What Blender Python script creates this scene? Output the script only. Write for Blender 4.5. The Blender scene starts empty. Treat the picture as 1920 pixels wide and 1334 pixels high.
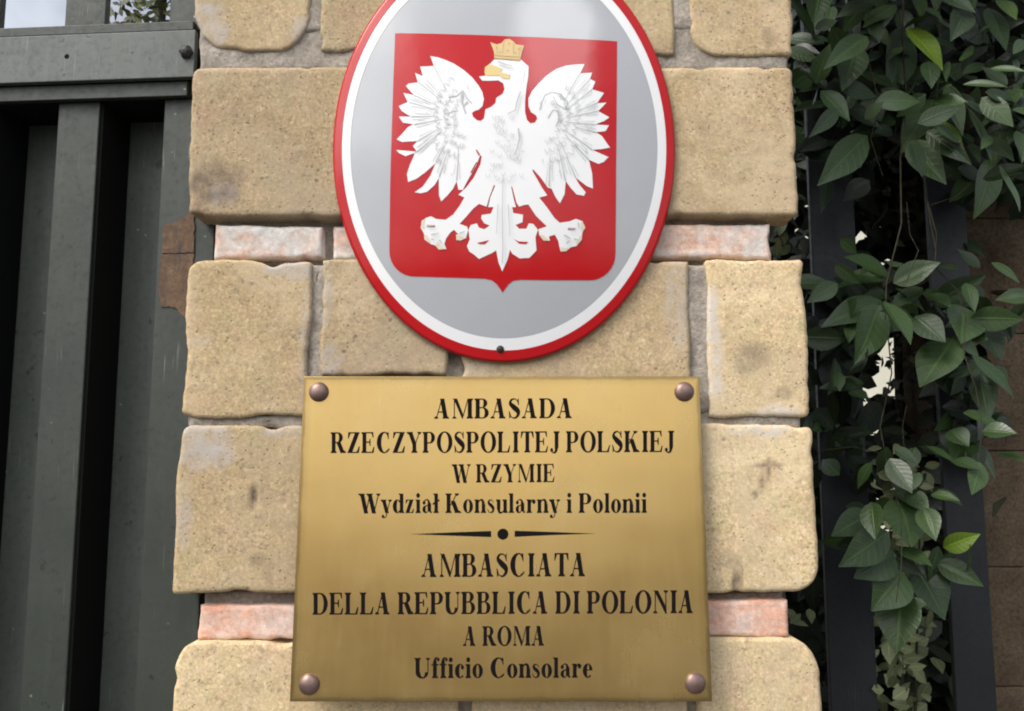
import bpy, bmesh, math, random
from mathutils import Vector, noise
from mathutils.geometry import tessellate_polygon
R = math.radians
rng = random.Random(7)
scn = bpy.context.scene
COL = scn.collection

# ------------------------------------------------------------------ camera
F = 1700.0                      # focal length in photo pixels (photo 1920 x 1334)
PITCH = R(7.1)
CAM = Vector((0.0, -1.13, 1.60))
cd = bpy.data.cameras.new('camera'); cam = bpy.data.objects.new('camera', cd); COL.objects.link(cam)
cam.location = CAM; cam.rotation_euler = (R(90) + PITCH, 0, 0)
cd.sensor_width = 36; cd.lens = 36 * F / 1920; cd.clip_start = .02; cd.clip_end = 500
scn.camera = cam
scn.render.resolution_x = 1024; scn.render.resolution_y = 711
try: scn.cycles.filter_width = 2.0
except Exception: pass

# ------------------------------------------------------------------ light
SUN_EL, SUN_AZ = R(50), R(50)   # the sun stands behind the camera, to its left
world = bpy.data.worlds.new('World'); scn.world = world; world.use_nodes = True
wn = world.node_tree; wn.nodes.clear()
def wnode(t, **k):
    n = wn.nodes.new(t)
    for a, b in k.items(): setattr(n, a, b)
    return n
wo = wnode('ShaderNodeOutputWorld'); bg = wnode('ShaderNodeBackground'); sky = wnode('ShaderNodeTexSky')
sky.sky_type = 'NISHITA'; sky.sun_disc = False
sky.sun_elevation = SUN_EL; sky.sun_rotation = R(180) + SUN_AZ
sky.air_density = 1.0; sky.dust_density = 4.0; sky.ozone_density = 1.0
hs = wnode('ShaderNodeHueSaturation'); hs.inputs['Saturation'].default_value = .35
tc = wnode('ShaderNodeTexCoord'); nz = wnode('ShaderNodeTexNoise')
nz.inputs['Scale'].default_value = 3.2; nz.inputs['Detail'].default_value = 5; nz.inputs['Roughness'].default_value = .55
cr = wnode('ShaderNodeValToRGB')
cr.color_ramp.elements[0].position = .42; cr.color_ramp.elements[0].color = (.85, .86, .88, 1)
cr.color_ramp.elements[1].position = .68; cr.color_ramp.elements[1].color = (1.6, 1.58, 1.55, 1)

mx = wnode('ShaderNodeMix', data_type='RGBA', blend_type='MULTIPLY'); mx.inputs['Factor'].default_value = 1
wn.links.new(sky.outputs[0], hs.inputs['Color'])
wn.links.new(tc.outputs['Generated'], nz.inputs['Vector']); wn.links.new(nz.outputs['Fac'], cr.inputs[0])
wn.links.new(hs.outputs[0], mx.inputs['A']); wn.links.new(cr.outputs[0], mx.inputs['B'])
acc = mx.outputs['Result']
cn = wnode('ShaderNodeTexNoise'); cn.inputs['Scale'].default_value = 5; cn.inputs['Detail'].default_value = 4
wn.links.new(tc.outputs['Generated'], cn.inputs['Vector'])
for (dx, dy, dz, w, amt) in ((.16, -.80, .55, .016, 24.0), (-.516, -.716, .462, .035, 7.0)):   # two bright sky patches added to put highlights on the sign
    dp = wnode('ShaderNodeVectorMath', operation='DOT_PRODUCT'); dp.inputs[1].default_value = Vector((dx, dy, dz)).normalized()
    wn.links.new(tc.outputs['Generated'], dp.inputs[0])
    wob = wnode('ShaderNodeMath', operation='MULTIPLY_ADD'); wob.inputs[1].default_value = w * 1.6; wn.links.new(cn.outputs['Fac'], wob.inputs[0]); wn.links.new(dp.outputs['Value'], wob.inputs[2])
    mr = wnode('ShaderNodeMapRange', interpolation_type='SMOOTHSTEP'); mr.inputs['From Min'].default_value = 1 - w + w * .8; mr.inputs['From Max'].default_value = 1 + w * .45
    mr.inputs['To Min'].default_value = 0; mr.inputs['To Max'].default_value = amt
    wn.links.new(wob.outputs[0], mr.inputs['Value'])
    ad = wnode('ShaderNodeMix', data_type='RGBA', blend_type='ADD'); ad.inputs['Factor'].default_value = 1
    wn.links.new(acc, ad.inputs['A']); wn.links.new(mr.outputs[0], ad.inputs['B']); acc = ad.outputs['Result']
wn.links.new(acc, bg.inputs['Color']); wn.links.new(bg.outputs[0], wo.inputs[0])
bg.inputs['Strength'].default_value = .15
sd = bpy.data.lights.new('sun', 'SUN'); sun = bpy.data.objects.new('sun', sd); COL.objects.link(sun)
sd.energy = 1.15; sd.angle = R(22); sd.color = (1.0, .96, .9)
sdir = Vector((-math.sin(SUN_AZ) * math.cos(SUN_EL), -math.cos(SUN_AZ) * math.cos(SUN_EL), math.sin(SUN_EL)))
sun.rotation_euler = sdir.to_track_quat('Z', 'Y').to_euler()
sun.location = (-3, -4, 6)
scn.view_settings.view_transform = 'Standard'; scn.view_settings.look = 'None'
scn.view_settings.gamma = 1; scn.view_settings.use_curve_mapping = False
scn.view_settings.exposure = .52

# ------------------------------------------------------------------ helpers
def ray(px, py):
    a, b = (px - 960) / F, -(py - 667) / F
    return Vector((a, math.cos(PITCH) - b * math.sin(PITCH), math.sin(PITCH) + b * math.cos(PITCH)))
def at(px, py, Y):
    d = ray(px, py); return CAM + d * ((Y - CAM.y) / d.y)
def hit(px, py, o, n):
    d = ray(px, py); return CAM + d * ((o - CAM).dot(n) / d.dot(n))

def thing(name, label, cat, loc=(0, 0, 0), group=None, kind=None):
    o = bpy.data.objects.new(name, None); COL.objects.link(o); o.location = loc
    o.empty_display_size = .1
    o['label'] = label; o['category'] = cat
    if group: o['group'] = group
    return o
def wloc(o):
    v = Vector((0, 0, 0))
    while o: v = v + o.location; o = o.parent
    return v
def obj(name, verts, faces, m, parent=None, smooth=True, attrs=None, label=None, normals=None):
    off = wloc(parent) if parent else Vector((0, 0, 0))
    me = bpy.data.meshes.new(name)
    me.from_pydata([tuple(Vector(v) - off) for v in verts], [], faces); me.update()
    if attrs:
        for k, vals in attrs.items():
            a = me.attributes.new(k, 'FLOAT', 'POINT'); a.data.foreach_set('value', vals)
    me.polygons.foreach_set('use_smooth', [smooth] * len(me.polygons))
    if normals: me.normals_split_custom_set_from_vertices(normals)
    me.materials.append(m)
    o = bpy.data.objects.new(name, me); COL.objects.link(o)
    if parent: o.parent = parent
    if label: o['label'] = label
    return o
def struct(o): o['kind'] = 'structure'; return o

def box_bm(x0, x1, y0, y1, z0, z1, bev=.0015, seg=2):
    bm = bmesh.new(); bmesh.ops.create_cube(bm, size=1)
    for v in bm.verts:
        v.co = Vector((x0 + (v.co.x + .5) * (x1 - x0), y0 + (v.co.y + .5) * (y1 - y0), z0 + (v.co.z + .5) * (z1 - z0)))
    if bev: bmesh.ops.bevel(bm, geom=bm.edges[:], offset=bev, segments=seg, affect='EDGES', profile=.5)
    return bm
def dump(bm):
    bm.verts.ensure_lookup_table(); bm.verts.index_update()
    vs = [v.co.copy() for v in bm.verts]; fs = [[v.index for v in f.verts] for f in bm.faces]
    bm.free(); return vs, fs
def join(parts):
    V, Fc = [], []
    for vs, fs in parts:
        k = len(V); V += vs; Fc += [[i + k for i in f] for f in fs]
    return V, Fc
def box(*a, **k): return dump(box_bm(*a, **k))
def dome(c, ax_u, ax_v, ax_n, r, h, n=24, m=6, base=0.0):
    vs, fs = [], []
    for j in range(m + 1):
        a = (math.pi / 2) * j / m
        for i in range(n):
            t = 2 * math.pi * i / n
            vs.append(c + ax_u * (r * math.cos(a) * math.cos(t)) + ax_v * (r * math.cos(a) * math.sin(t)) + ax_n * (base + h * math.sin(a)))
    for i in range(n):   # skirt
        t = 2 * math.pi * i / n
        vs.append(c + ax_u * (r * math.cos(t)) + ax_v * (r * math.sin(t)))
    for j in range(m):
        for i in range(n):
            k = (i + 1) % n
            fs.append([j * n + i, j * n + k, (j + 1) * n + k, (j + 1) * n + i])
    s = (m + 1) * n
    for i in range(n):
        k = (i + 1) % n; fs.append([s + i, s + k, k, i])
    return vs, fs
def tube(pts, radii, n=6):
    vs, fs = [], []
    for i, p in enumerate(pts):
        d = (pts[min(i + 1, len(pts) - 1)] - pts[max(i - 1, 0)]).normalized()
        a = d.cross(Vector((.31, .2, .93))).normalized(); b = d.cross(a)
        for k in range(n):
            t = 2 * math.pi * k / n
            vs.append(p + a * (radii[i] * math.cos(t)) + b * (radii[i] * math.sin(t)))
    for i in range(len(pts) - 1):
        for k in range(n):
            q = (k + 1) % n
            fs.append([i * n + k, i * n + q, (i + 1) * n + q, (i + 1) * n + k])
    return vs, fs

# ------------------------------------------------------------------ materials
class NT:
    def __init__(s, name):
        s.m = bpy.data.materials.new(name); s.m.use_nodes = True; s.t = s.m.node_tree
        s.p = s.t.nodes['Principled BSDF']; s.co = s.n('ShaderNodeTexCoord').outputs['Object']
    def n(s, t, **k):
        q = s.t.nodes.new(t)
        for a, b in k.items(): setattr(q, a, b)
        return q
    def l(s, a, b): s.t.links.new(a, b)
    def noise(s, sc, det=4, rough=.55, vec=None, dist=0):
        q = s.n('ShaderNodeTexNoise'); q.inputs['Scale'].default_value = sc; q.inputs['Detail'].default_value = det
        q.inputs['Roughness'].default_value = rough; q.inputs['Distortion'].default_value = dist
        s.l(vec or s.co, q.inputs['Vector']); return q.outputs['Fac']
    def scaled(s, v):
        q = s.n('ShaderNodeMapping'); q.inputs['Scale'].default_value = v; s.l(s.co, q.inputs['Vector']); return q.outputs[0]
    def ramp(s, f, stops):
        q = s.n('ShaderNodeValToRGB'); e = q.color_ramp.elements
        while len(e) < len(stops): e.new(.5)
        for i, (p, c) in enumerate(stops):
            e[i].position = p; e[i].color = (c, c, c, 1) if isinstance(c, (int, float)) else (*c, 1)
        s.l(f, q.inputs[0]); return q.outputs[0]
    def mix(s, f, a, b, mode='MIX'):
        q = s.n('ShaderNodeMix', data_type='RGBA', blend_type=mode)
        for v, i in ((f, 'Factor'), (a, 'A'), (b, 'B')):
            if isinstance(v, (int, float)): q.inputs[i].default_value = v if i == 'Factor' else (v, v, v, 1)
            elif isinstance(v, tuple): q.inputs[i].default_value = (*v, 1)
            else: s.l(v, q.inputs[i])
        return q.outputs['Result']
    def math(s, op, a, b=0.0):
        q = s.n('ShaderNodeMath', operation=op)
        for i, v in enumerate((a, b)):
            if isinstance(v, (int, float)): q.inputs[i].default_value = v
            else: s.l(v, q.inputs[i])
        return q.outputs[0]
    def bump(s, h, st=.3, d=.002, prev=None):
        q = s.n('ShaderNodeBump'); q.inputs['Strength'].default_value = st; q.inputs['Distance'].default_value = d
        s.l(h, q.inputs['Height'])
        if prev: s.l(prev, q.inputs['Normal'])
        return q.outputs[0]
    def attr(s, a):
        q = s.n('ShaderNodeAttribute'); q.attribute_name = a; return q.outputs['Fac']
    def set(s, col=None, rough=None, nrm=None, metal=None, spec=None):
        for v, i in ((col, 'Base Color'), (rough, 'Roughness'), (nrm, 'Normal'), (metal, 'Metallic'), (spec, 'Specular IOR Level')):
            if v is None: continue
            if isinstance(v, (int, float)): s.p.inputs[i].default_value = v
            elif isinstance(v, tuple): s.p.inputs[i].default_value = (*v, 1)
            else: s.l(v, s.p.inputs[i])
        return s.m

def m_stone():
    t = NT('tuff stone'); oc = t.n('ShaderNodeObjectInfo')
    big = t.noise(9, 5, .6); mid = t.noise(45, 4, .6); fine = t.noise(260, 3, .6)
    vor = t.n('ShaderNodeTexVoronoi'); vor.inputs['Scale'].default_value = 150; t.l(t.co, vor.inputs['Vector'])
    vor2 = t.n('ShaderNodeTexVoronoi'); vor2.inputs['Scale'].default_value = 62; t.l(t.co, vor2.inputs['Vector'])
    c = t.ramp(big, [(.28, (.40, .305, .18)), (.5, (.49, .375, .215)), (.72, (.55, .43, .265))])
    c = t.mix(t.ramp(t.noise(24, 4, .6, dist=.6), [(.50, 0.0), (.64, .55)]), c, (.50, .345, .225))
    c = t.mix(t.ramp(t.noise(19, 4, .6, dist=.4), [(.54, 0.0), (.66, .5)]), c, (.42, .37, .20))
    c = t.mix(t.ramp(mid, [(.50, 0.0), (.72, .5)]), c, (.36, .275, .175))
    c = t.mix(t.ramp(t.noise(135, 3, .6), [(.56, 0.0), (.67, .58)]), c, (.27, .205, .13))
    c = t.mix(t.ramp(t.noise(118, 3, .6, dist=.3), [(.57, 0.0), (.69, .5)]), c, (.66, .55, .39))
    c = t.mix(t.ramp(fine, [(.3, .0), (.5, .35), (.75, 1.0)]), t.mix(1.0, c, .70, 'MULTIPLY'), t.mix(1.0, c, 1.16, 'MULTIPLY'))
    pore = t.ramp(vor.outputs['Distance'], [(.13, 1.0), (.25, 0.0)])
    pick = t.ramp(t.noise(70, 2, .5), [(.43, 0.0), (.52, 1.0)])
    pore = t.math('MULTIPLY', pore, pick)
    pore2 = t.math('MULTIPLY', t.ramp(vor2.outputs['Distance'], [(.08, 1.0), (.22, 0.0)]), t.ramp(t.noise(28, 2, .5), [(.57, 0.0), (.62, 1.0)]))
    pores = t.math('MULTIPLY', t.math('MAXIMUM', pore, pore2), t.ramp(t.noise(11, 3, .6), [(.35, .45), (.6, 1.0)]))
    c = t.mix(t.ramp(t.noise(6, 4, .6, dist=.8), [(.46, 0.0), (.68, .6)]), c, (.40, .325, .22))
    c = t.mix(t.ramp(t.noise(7.5, 5, .65, dist=.6), [(.52, 0.0), (.72, .6)]), c, (.60, .49, .33))
    c = t.mix(t.math('MULTIPLY', pores, .72), c, (.17, .125, .085))
    c = t.mix(t.math('MULTIPLY', t.ramp(t.noise(330, 1, .5), [(.66, 0.0), (.72, 1.0)]), .35), c, (.66, .56, .40))
    dirt = t.math('MULTIPLY', t.attr('dirt'), t.ramp(t.noise(75, 5, .7), [(.3, .35), (.6, 1.0)]))
    c = t.mix(dirt, c, (.15, .115, .085))
    grey = t.math('MULTIPLY', t.attr('grey'), t.ramp(t.noise(60, 5, .75), [(.36, .15), (.58, 1.0)]))
    c = t.mix(grey, c, (.42, .385, .35))
    c = t.mix(1.0, c, oc.outputs['Color'], 'MULTIPLY')
    h = t.math('SUBTRACT', t.math('ADD', t.math('MULTIPLY', mid, .8), t.math('MULTIPLY', fine, .45)), t.math('MULTIPLY', pores, .9))
    return t.set(c, .92, t.bump(h, .42, .0018), spec=.12)
def m_mortar():
    t = NT('grey mortar')
    a = t.noise(30, 6, .7); b = t.noise(190, 4, .7)
    c = t.ramp(a, [(.3, (.235, .205, .17)), (.55, (.37, .325, .27)), (.75, (.50, .45, .39))])
    c = t.mix(t.ramp(b, [(.3, 0.0), (.7, 1.0)]), t.mix(1.0, c, .62, 'MULTIPLY'), t.mix(1.0, c, 1.12, 'MULTIPLY'))
    return t.set(c, .95, t.bump(t.math('ADD', a, t.math('MULTIPLY', b, .8)), .8, .003), spec=.1)
def m_brick():
    t = NT('pink brick'); oc = t.n('ShaderNodeObjectInfo')
    st = t.scaled((14, 14, 46)); a = t.noise(1.6, 5, .7, st); b = t.noise(150, 4, .7); d = t.noise(22, 5, .7)
    c = t.ramp(a, [(.30, (.50, .25, .165)), (.50, (.58, .37, .28)), (.68, (.52, .42, .36))])
    c = t.mix(t.ramp(d, [(.42, 0.0), (.60, .85)]), c, (.56, .50, .455))
    c = t.mix(t.ramp(b, [(.3, 0.0), (.7, 1.0)]), t.mix(1.0, c, .72, 'MULTIPLY'), t.mix(1.0, c, 1.1, 'MULTIPLY'))
    c = t.mix(1.0, c, oc.outputs['Color'], 'MULTIPLY')
    return t.set(c, .93, t.bump(t.math('ADD', b, t.math('MULTIPLY', d, .8)), .5, .002), spec=.12)
def m_enamel(name, col, rough=.06, spec=.5):
    t = NT(name); a = t.noise(14, 4, .6); b = t.noise(300, 2, .5)
    c = t.mix(t.ramp(a, [(.35, 0.0), (.7, .16)]), col, tuple(v * .82 for v in col))
    c = t.mix(t.ramp(b, [(.70, 0.0), (.78, .25)]), c, tuple(v * .6 for v in col))
    rr = t.ramp(t.noise(40, 4, .6), [(.3, rough * .8), (.75, rough * 1.7)])
    return t.set(c, rr, t.bump(t.noise(26, 2, .5), .05, .004), spec=spec)
PWID, PHGT = .491, .3822          # plaque size, metres
def m_brass():
    t = NT('weathered brass')
    v = t.scaled((160, 160, 7)); st = t.noise(1.0, 5, .65, v); cl = t.noise(5.5, 4, .6); sp = t.noise(120, 4, .6)
    c = t.ramp(cl, [(.3, (.545, .355, .122)), (.55, (.585, .395, .147)), (.75, (.615, .43, .182))])
    c = t.mix(t.ramp(sp, [(.60, 0.0), (.74, .28)]), c, (.44, .33, .15))
    c = t.mix(t.ramp(st, [(.5, 0.0), (.8, .22)]), c, (.62, .49, .25))
    rr = t.math('ADD', t.ramp(cl, [(.25, .17), (.75, .27)]), t.math('MULTIPLY', st, .05))
    n1 = t.bump(t.noise(4.5, 2, .5), .14, .012)
    sx = t.n('ShaderNodeSeparateXYZ'); t.l(t.co, sx.inputs[0])
    wob = t.math('MULTIPLY', t.noise(35, 4, .65), .006)
    ex = t.math('SUBTRACT', PWID / 2 - .0, t.math('ABSOLUTE', sx.outputs[0])); ez = t.math('MINIMUM', sx.outputs[2], t.math('SUBTRACT', PHGT, sx.outputs[2]))
    ed = t.math('SUBTRACT', t.math('MINIMUM', ex, ez), wob)
    edg = t.ramp(t.math('MULTIPLY', ed, 100.0), [(.0, .65), (.22, .18), (.9, 0.0)])
    c = t.mix(edg, c, (.20, .135, .055))
    sm = t.ramp(t.noise(9, 4, .6, dist=.5), [(.50, 0.0), (.78, .30)])          # tarnish and wiped-on polish
    c = t.mix(sm, c, (.47, .335, .145)); rr = t.math('ADD', rr, t.math('MULTIPLY', sm, .22))
    return t.set(c, rr, t.bump(st, .018, .0006, n1), metal=.93)
def m_bronze():
    t = NT('brown bronze'); a = t.noise(60, 4, .6)
    return t.set(t.ramp(a, [(.35, (.17, .11, .095)), (.7, (.26, .18, .155))]), .42, t.bump(a, .15, .0006), metal=.7)
def m_paint(name, lo, hi, rough=.5, spec=.4, chips=(.30, .31, .28)):
    t = NT(name)
    a = t.noise(8, 6, .65); b = t.noise(110, 4, .65); v = t.noise(1.0, 4, .6, t.scaled((70, 70, 4)))
    c = t.ramp(a, [(.3, lo), (.7, hi)])
    c = t.mix(t.ramp(v, [(.55, 0.0), (.8, .35)]), c, tuple(x * 1.45 for x in hi))
    c = t.mix(t.ramp(b, [(.25, .5), (.5, 0.0)]), c, tuple(x * .55 for x in lo))
    sp = t.n('ShaderNodeTexVoronoi'); sp.inputs['Scale'].default_value = 48; t.l(t.co, sp.inputs['Vector'])
    chip = t.math('MULTIPLY', t.ramp(sp.outputs['Distance'], [(.05, 1.0), (.11, 0.0)]), t.ramp(t.noise(19, 2, .5), [(.58, 0.0), (.63, 1.0)]))
    c = t.mix(t.math('MULTIPLY', chip, .8), c, chips)
    scr = t.math('MULTIPLY', t.ramp(t.noise(1.0, 2, .5, t.scaled((420, 420, 9))), [(.66, 0.0), (.70, 1.0)]), t.ramp(t.noise(9, 3, .6), [(.52, 0.0), (.62, 1.0)]))
    c = t.mix(t.math('MULTIPLY', scr, .45), c, chips)
    run = t.ramp(t.noise(1.0, 5, .7, t.scaled((55, 55, 2.2))), [(.56, 0.0), (.74, .5)])
    c = t.mix(run, c, (lo[0] * 1.9, lo[1] * 1.75, lo[2] * 1.6))
    drk = t.math('MULTIPLY', t.ramp(t.noise(52, 3, .6), [(.66, 0.0), (.70, 1.0)]), .7)
    c = t.mix(drk, c, tuple(x * .3 for x in lo))
    rr = t.ramp(b, [(.3, rough + .12), (.7, rough - .08)])
    return t.set(c, rr, t.bump(t.math('ADD', a, t.math('MULTIPLY', b, .3)), .22, .003), spec=spec)
def m_rust():
    t = NT('rust'); a = t.noise(28, 6, .7); b = t.noise(140, 4, .7)
    c = t.ramp(a, [(.3, (.085, .062, .048)), (.5, (.14, .088, .055)), (.7, (.185, .125, .08))])
    c = t.mix(t.ramp(b, [(.35, .6), (.6, 0.0)]), c, (.06, .04, .033))
    c = t.mix(t.ramp(t.noise(1.0, 4, .6, t.scaled((75, 75, 16))), [(.54, 0.0), (.66, .85)]), c, (.055, .058, .05))
    return t.set(c, .85, t.bump(b, .6, .002), spec=.2)
def m_flat(name, col, rough=.6, spec=.3, metal=0.0):
    t = NT(name); a = t.noise(90, 3, .6)
    return t.set(t.mix(a, tuple(v * .8 for v in col), tuple(min(1, v * 1.15) for v in col)), rough, spec=spec, metal=metal)
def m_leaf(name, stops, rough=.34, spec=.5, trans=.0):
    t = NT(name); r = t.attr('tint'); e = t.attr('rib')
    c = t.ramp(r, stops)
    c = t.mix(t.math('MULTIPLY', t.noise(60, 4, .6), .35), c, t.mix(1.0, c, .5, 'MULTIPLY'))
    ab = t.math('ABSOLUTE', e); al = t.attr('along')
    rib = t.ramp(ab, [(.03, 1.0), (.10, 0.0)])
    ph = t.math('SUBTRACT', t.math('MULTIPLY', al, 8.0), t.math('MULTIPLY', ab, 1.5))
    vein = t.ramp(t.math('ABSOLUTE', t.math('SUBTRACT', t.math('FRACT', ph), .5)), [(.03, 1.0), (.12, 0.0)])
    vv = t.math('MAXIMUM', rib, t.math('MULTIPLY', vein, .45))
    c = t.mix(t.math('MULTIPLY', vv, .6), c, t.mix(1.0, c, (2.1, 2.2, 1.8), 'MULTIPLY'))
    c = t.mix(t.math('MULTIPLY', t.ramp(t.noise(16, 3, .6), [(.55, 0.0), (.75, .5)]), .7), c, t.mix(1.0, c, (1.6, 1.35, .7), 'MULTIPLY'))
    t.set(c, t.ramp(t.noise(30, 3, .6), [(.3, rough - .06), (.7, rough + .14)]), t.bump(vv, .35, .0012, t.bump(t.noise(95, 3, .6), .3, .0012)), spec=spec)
    return t.m
def m_bark():
    t = NT('twig bark'); a = t.noise(90, 4, .6)
    return t.set(t.ramp(a, [(.3, (.02, .018, .012)), (.7, (.06, .055, .032))]), .8, spec=.2)
def m_brown():
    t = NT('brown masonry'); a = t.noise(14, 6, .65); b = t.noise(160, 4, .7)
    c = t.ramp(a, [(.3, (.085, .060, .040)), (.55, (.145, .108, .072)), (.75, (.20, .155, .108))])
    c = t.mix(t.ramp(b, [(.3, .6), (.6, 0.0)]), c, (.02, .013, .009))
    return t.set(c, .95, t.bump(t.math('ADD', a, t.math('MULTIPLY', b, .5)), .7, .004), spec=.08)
def m_plaster():
    t = NT('cream plaster'); a = t.noise(2.5, 5, .6)
    return t.set(t.ramp(a, [(.3, (.50, .48, .38)), (.7, (.60, .58, .48))]), .9, t.bump(t.noise(60, 4, .6), .2, .004))
def m_ground():
    t = NT('pavement'); a = t.noise(1.4, 6, .65); b = t.noise(60, 4, .7)
    c = t.ramp(a, [(.3, (.06, .058, .055)), (.7, (.105, .10, .095))])
    c = t.mix(b, t.mix(1.0, c, .7, 'MULTIPLY'), t.mix(1.0, c, 1.2, 'MULTIPLY'))
    return t.set(c, .9, t.bump(b, .4, .004))

STONE, MORTAR, BRICK, BRASS, BRONZE = m_stone(), m_mortar(), m_brick(), m_brass(), m_bronze()
E_GREY = m_enamel('grey enamel', (.37, .38, .40)); E_WHITE = m_enamel('white enamel', (.74, .74, .74))
E_RED = m_enamel('red enamel', (.42, .007, .010), .06, .40); E_GOLD = m_enamel('gold enamel', (.60, .44, .20), .3)
E_CLAW = m_enamel('pale gold enamel', (.66, .56, .42), .3)
E_BROWN = m_enamel('brown outline enamel', (.44, .30, .13), .3)
E_LINE = m_enamel('grey outline enamel', (.42, .44, .44)); E_BEAK = m_enamel('yellow enamel', (.66, .52, .22))
INK = m_flat('black lettering paint', (.007, .005, .006), .8, .08)
GATE = m_paint('dark green gate paint', (.023, .029, .023), (.037, .043, .035))
SHEET = m_paint('green gate sheet paint', (.070, .080, .066), (.098, .108, .090)); SHADE = m_flat('black shade paint', (.010, .011, .010), .9, .05)  # flat black stands for the shade in the gate's recesses
RAIL = m_paint('grey green rail paint', (.058, .068, .061), (.100, .112, .102), .45)
FENCE = m_paint('black fence paint', (.007, .0085, .010), (.014, .016, .019), .5, chips=(.05, .055, .06))
RUST, DARK = m_rust(), m_flat('dark metal', (.03, .03, .028), .5)
LEAF = m_leaf('glossy vine leaf', [(0.0, (.005, .009, .004)), (.3, (.017, .034, .010)), (.6, (.034, .064, .018)), (.85, (.055, .100, .024)), (1.0, (.14, .22, .012))], .36, .36)  # darkest stops put shade into the colour of the back leaves
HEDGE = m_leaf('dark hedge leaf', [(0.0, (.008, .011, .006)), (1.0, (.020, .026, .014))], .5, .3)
PALE = m_leaf('pale shrub leaf', [(0.0, (.10, .12, .05)), (.6, (.20, .23, .11)), (1.0, (.36, .39, .22))], .5, .35)
OLIVE = m_leaf('olive tree leaf', [(0.0, (.030, .036, .010)), (.7, (.075, .085, .024)), (1.0, (.20, .21, .09))], .45, .35)
BARK, BROWN, PLASTER, GROUND = m_bark(), m_brown(), m_plaster(), m_ground()
ASPHALT = m_flat('asphalt', (.075, .074, .074), .92); SOIL = m_flat('garden soil', (.06, .06, .035), .95)
ROOF = m_flat('terracotta', (.28, .12, .07), .9); GLASS = m_flat('window glass', (.03, .035, .04), .08, .6)

# ------------------------------------------------------------------ ground
struct(obj('ground', [(-150, -150, -.13), (150, -150, -.13), (150, 150, -.13), (-150, 150, -.13)], [[0, 1, 2, 3]], ASPHALT, smooth=False))
struct(obj('pavement', *box(-40, 40, -2.6, 3, -.12, 0, bev=.01), GROUND, smooth=False))
struct(obj('garden_soil', [(-40, 3.02, -.01), (40, 3.02, -.01), (40, 40, -.01), (-40, 40, -.01)], [[0, 1, 2, 3]], SOIL, smooth=False))

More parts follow.
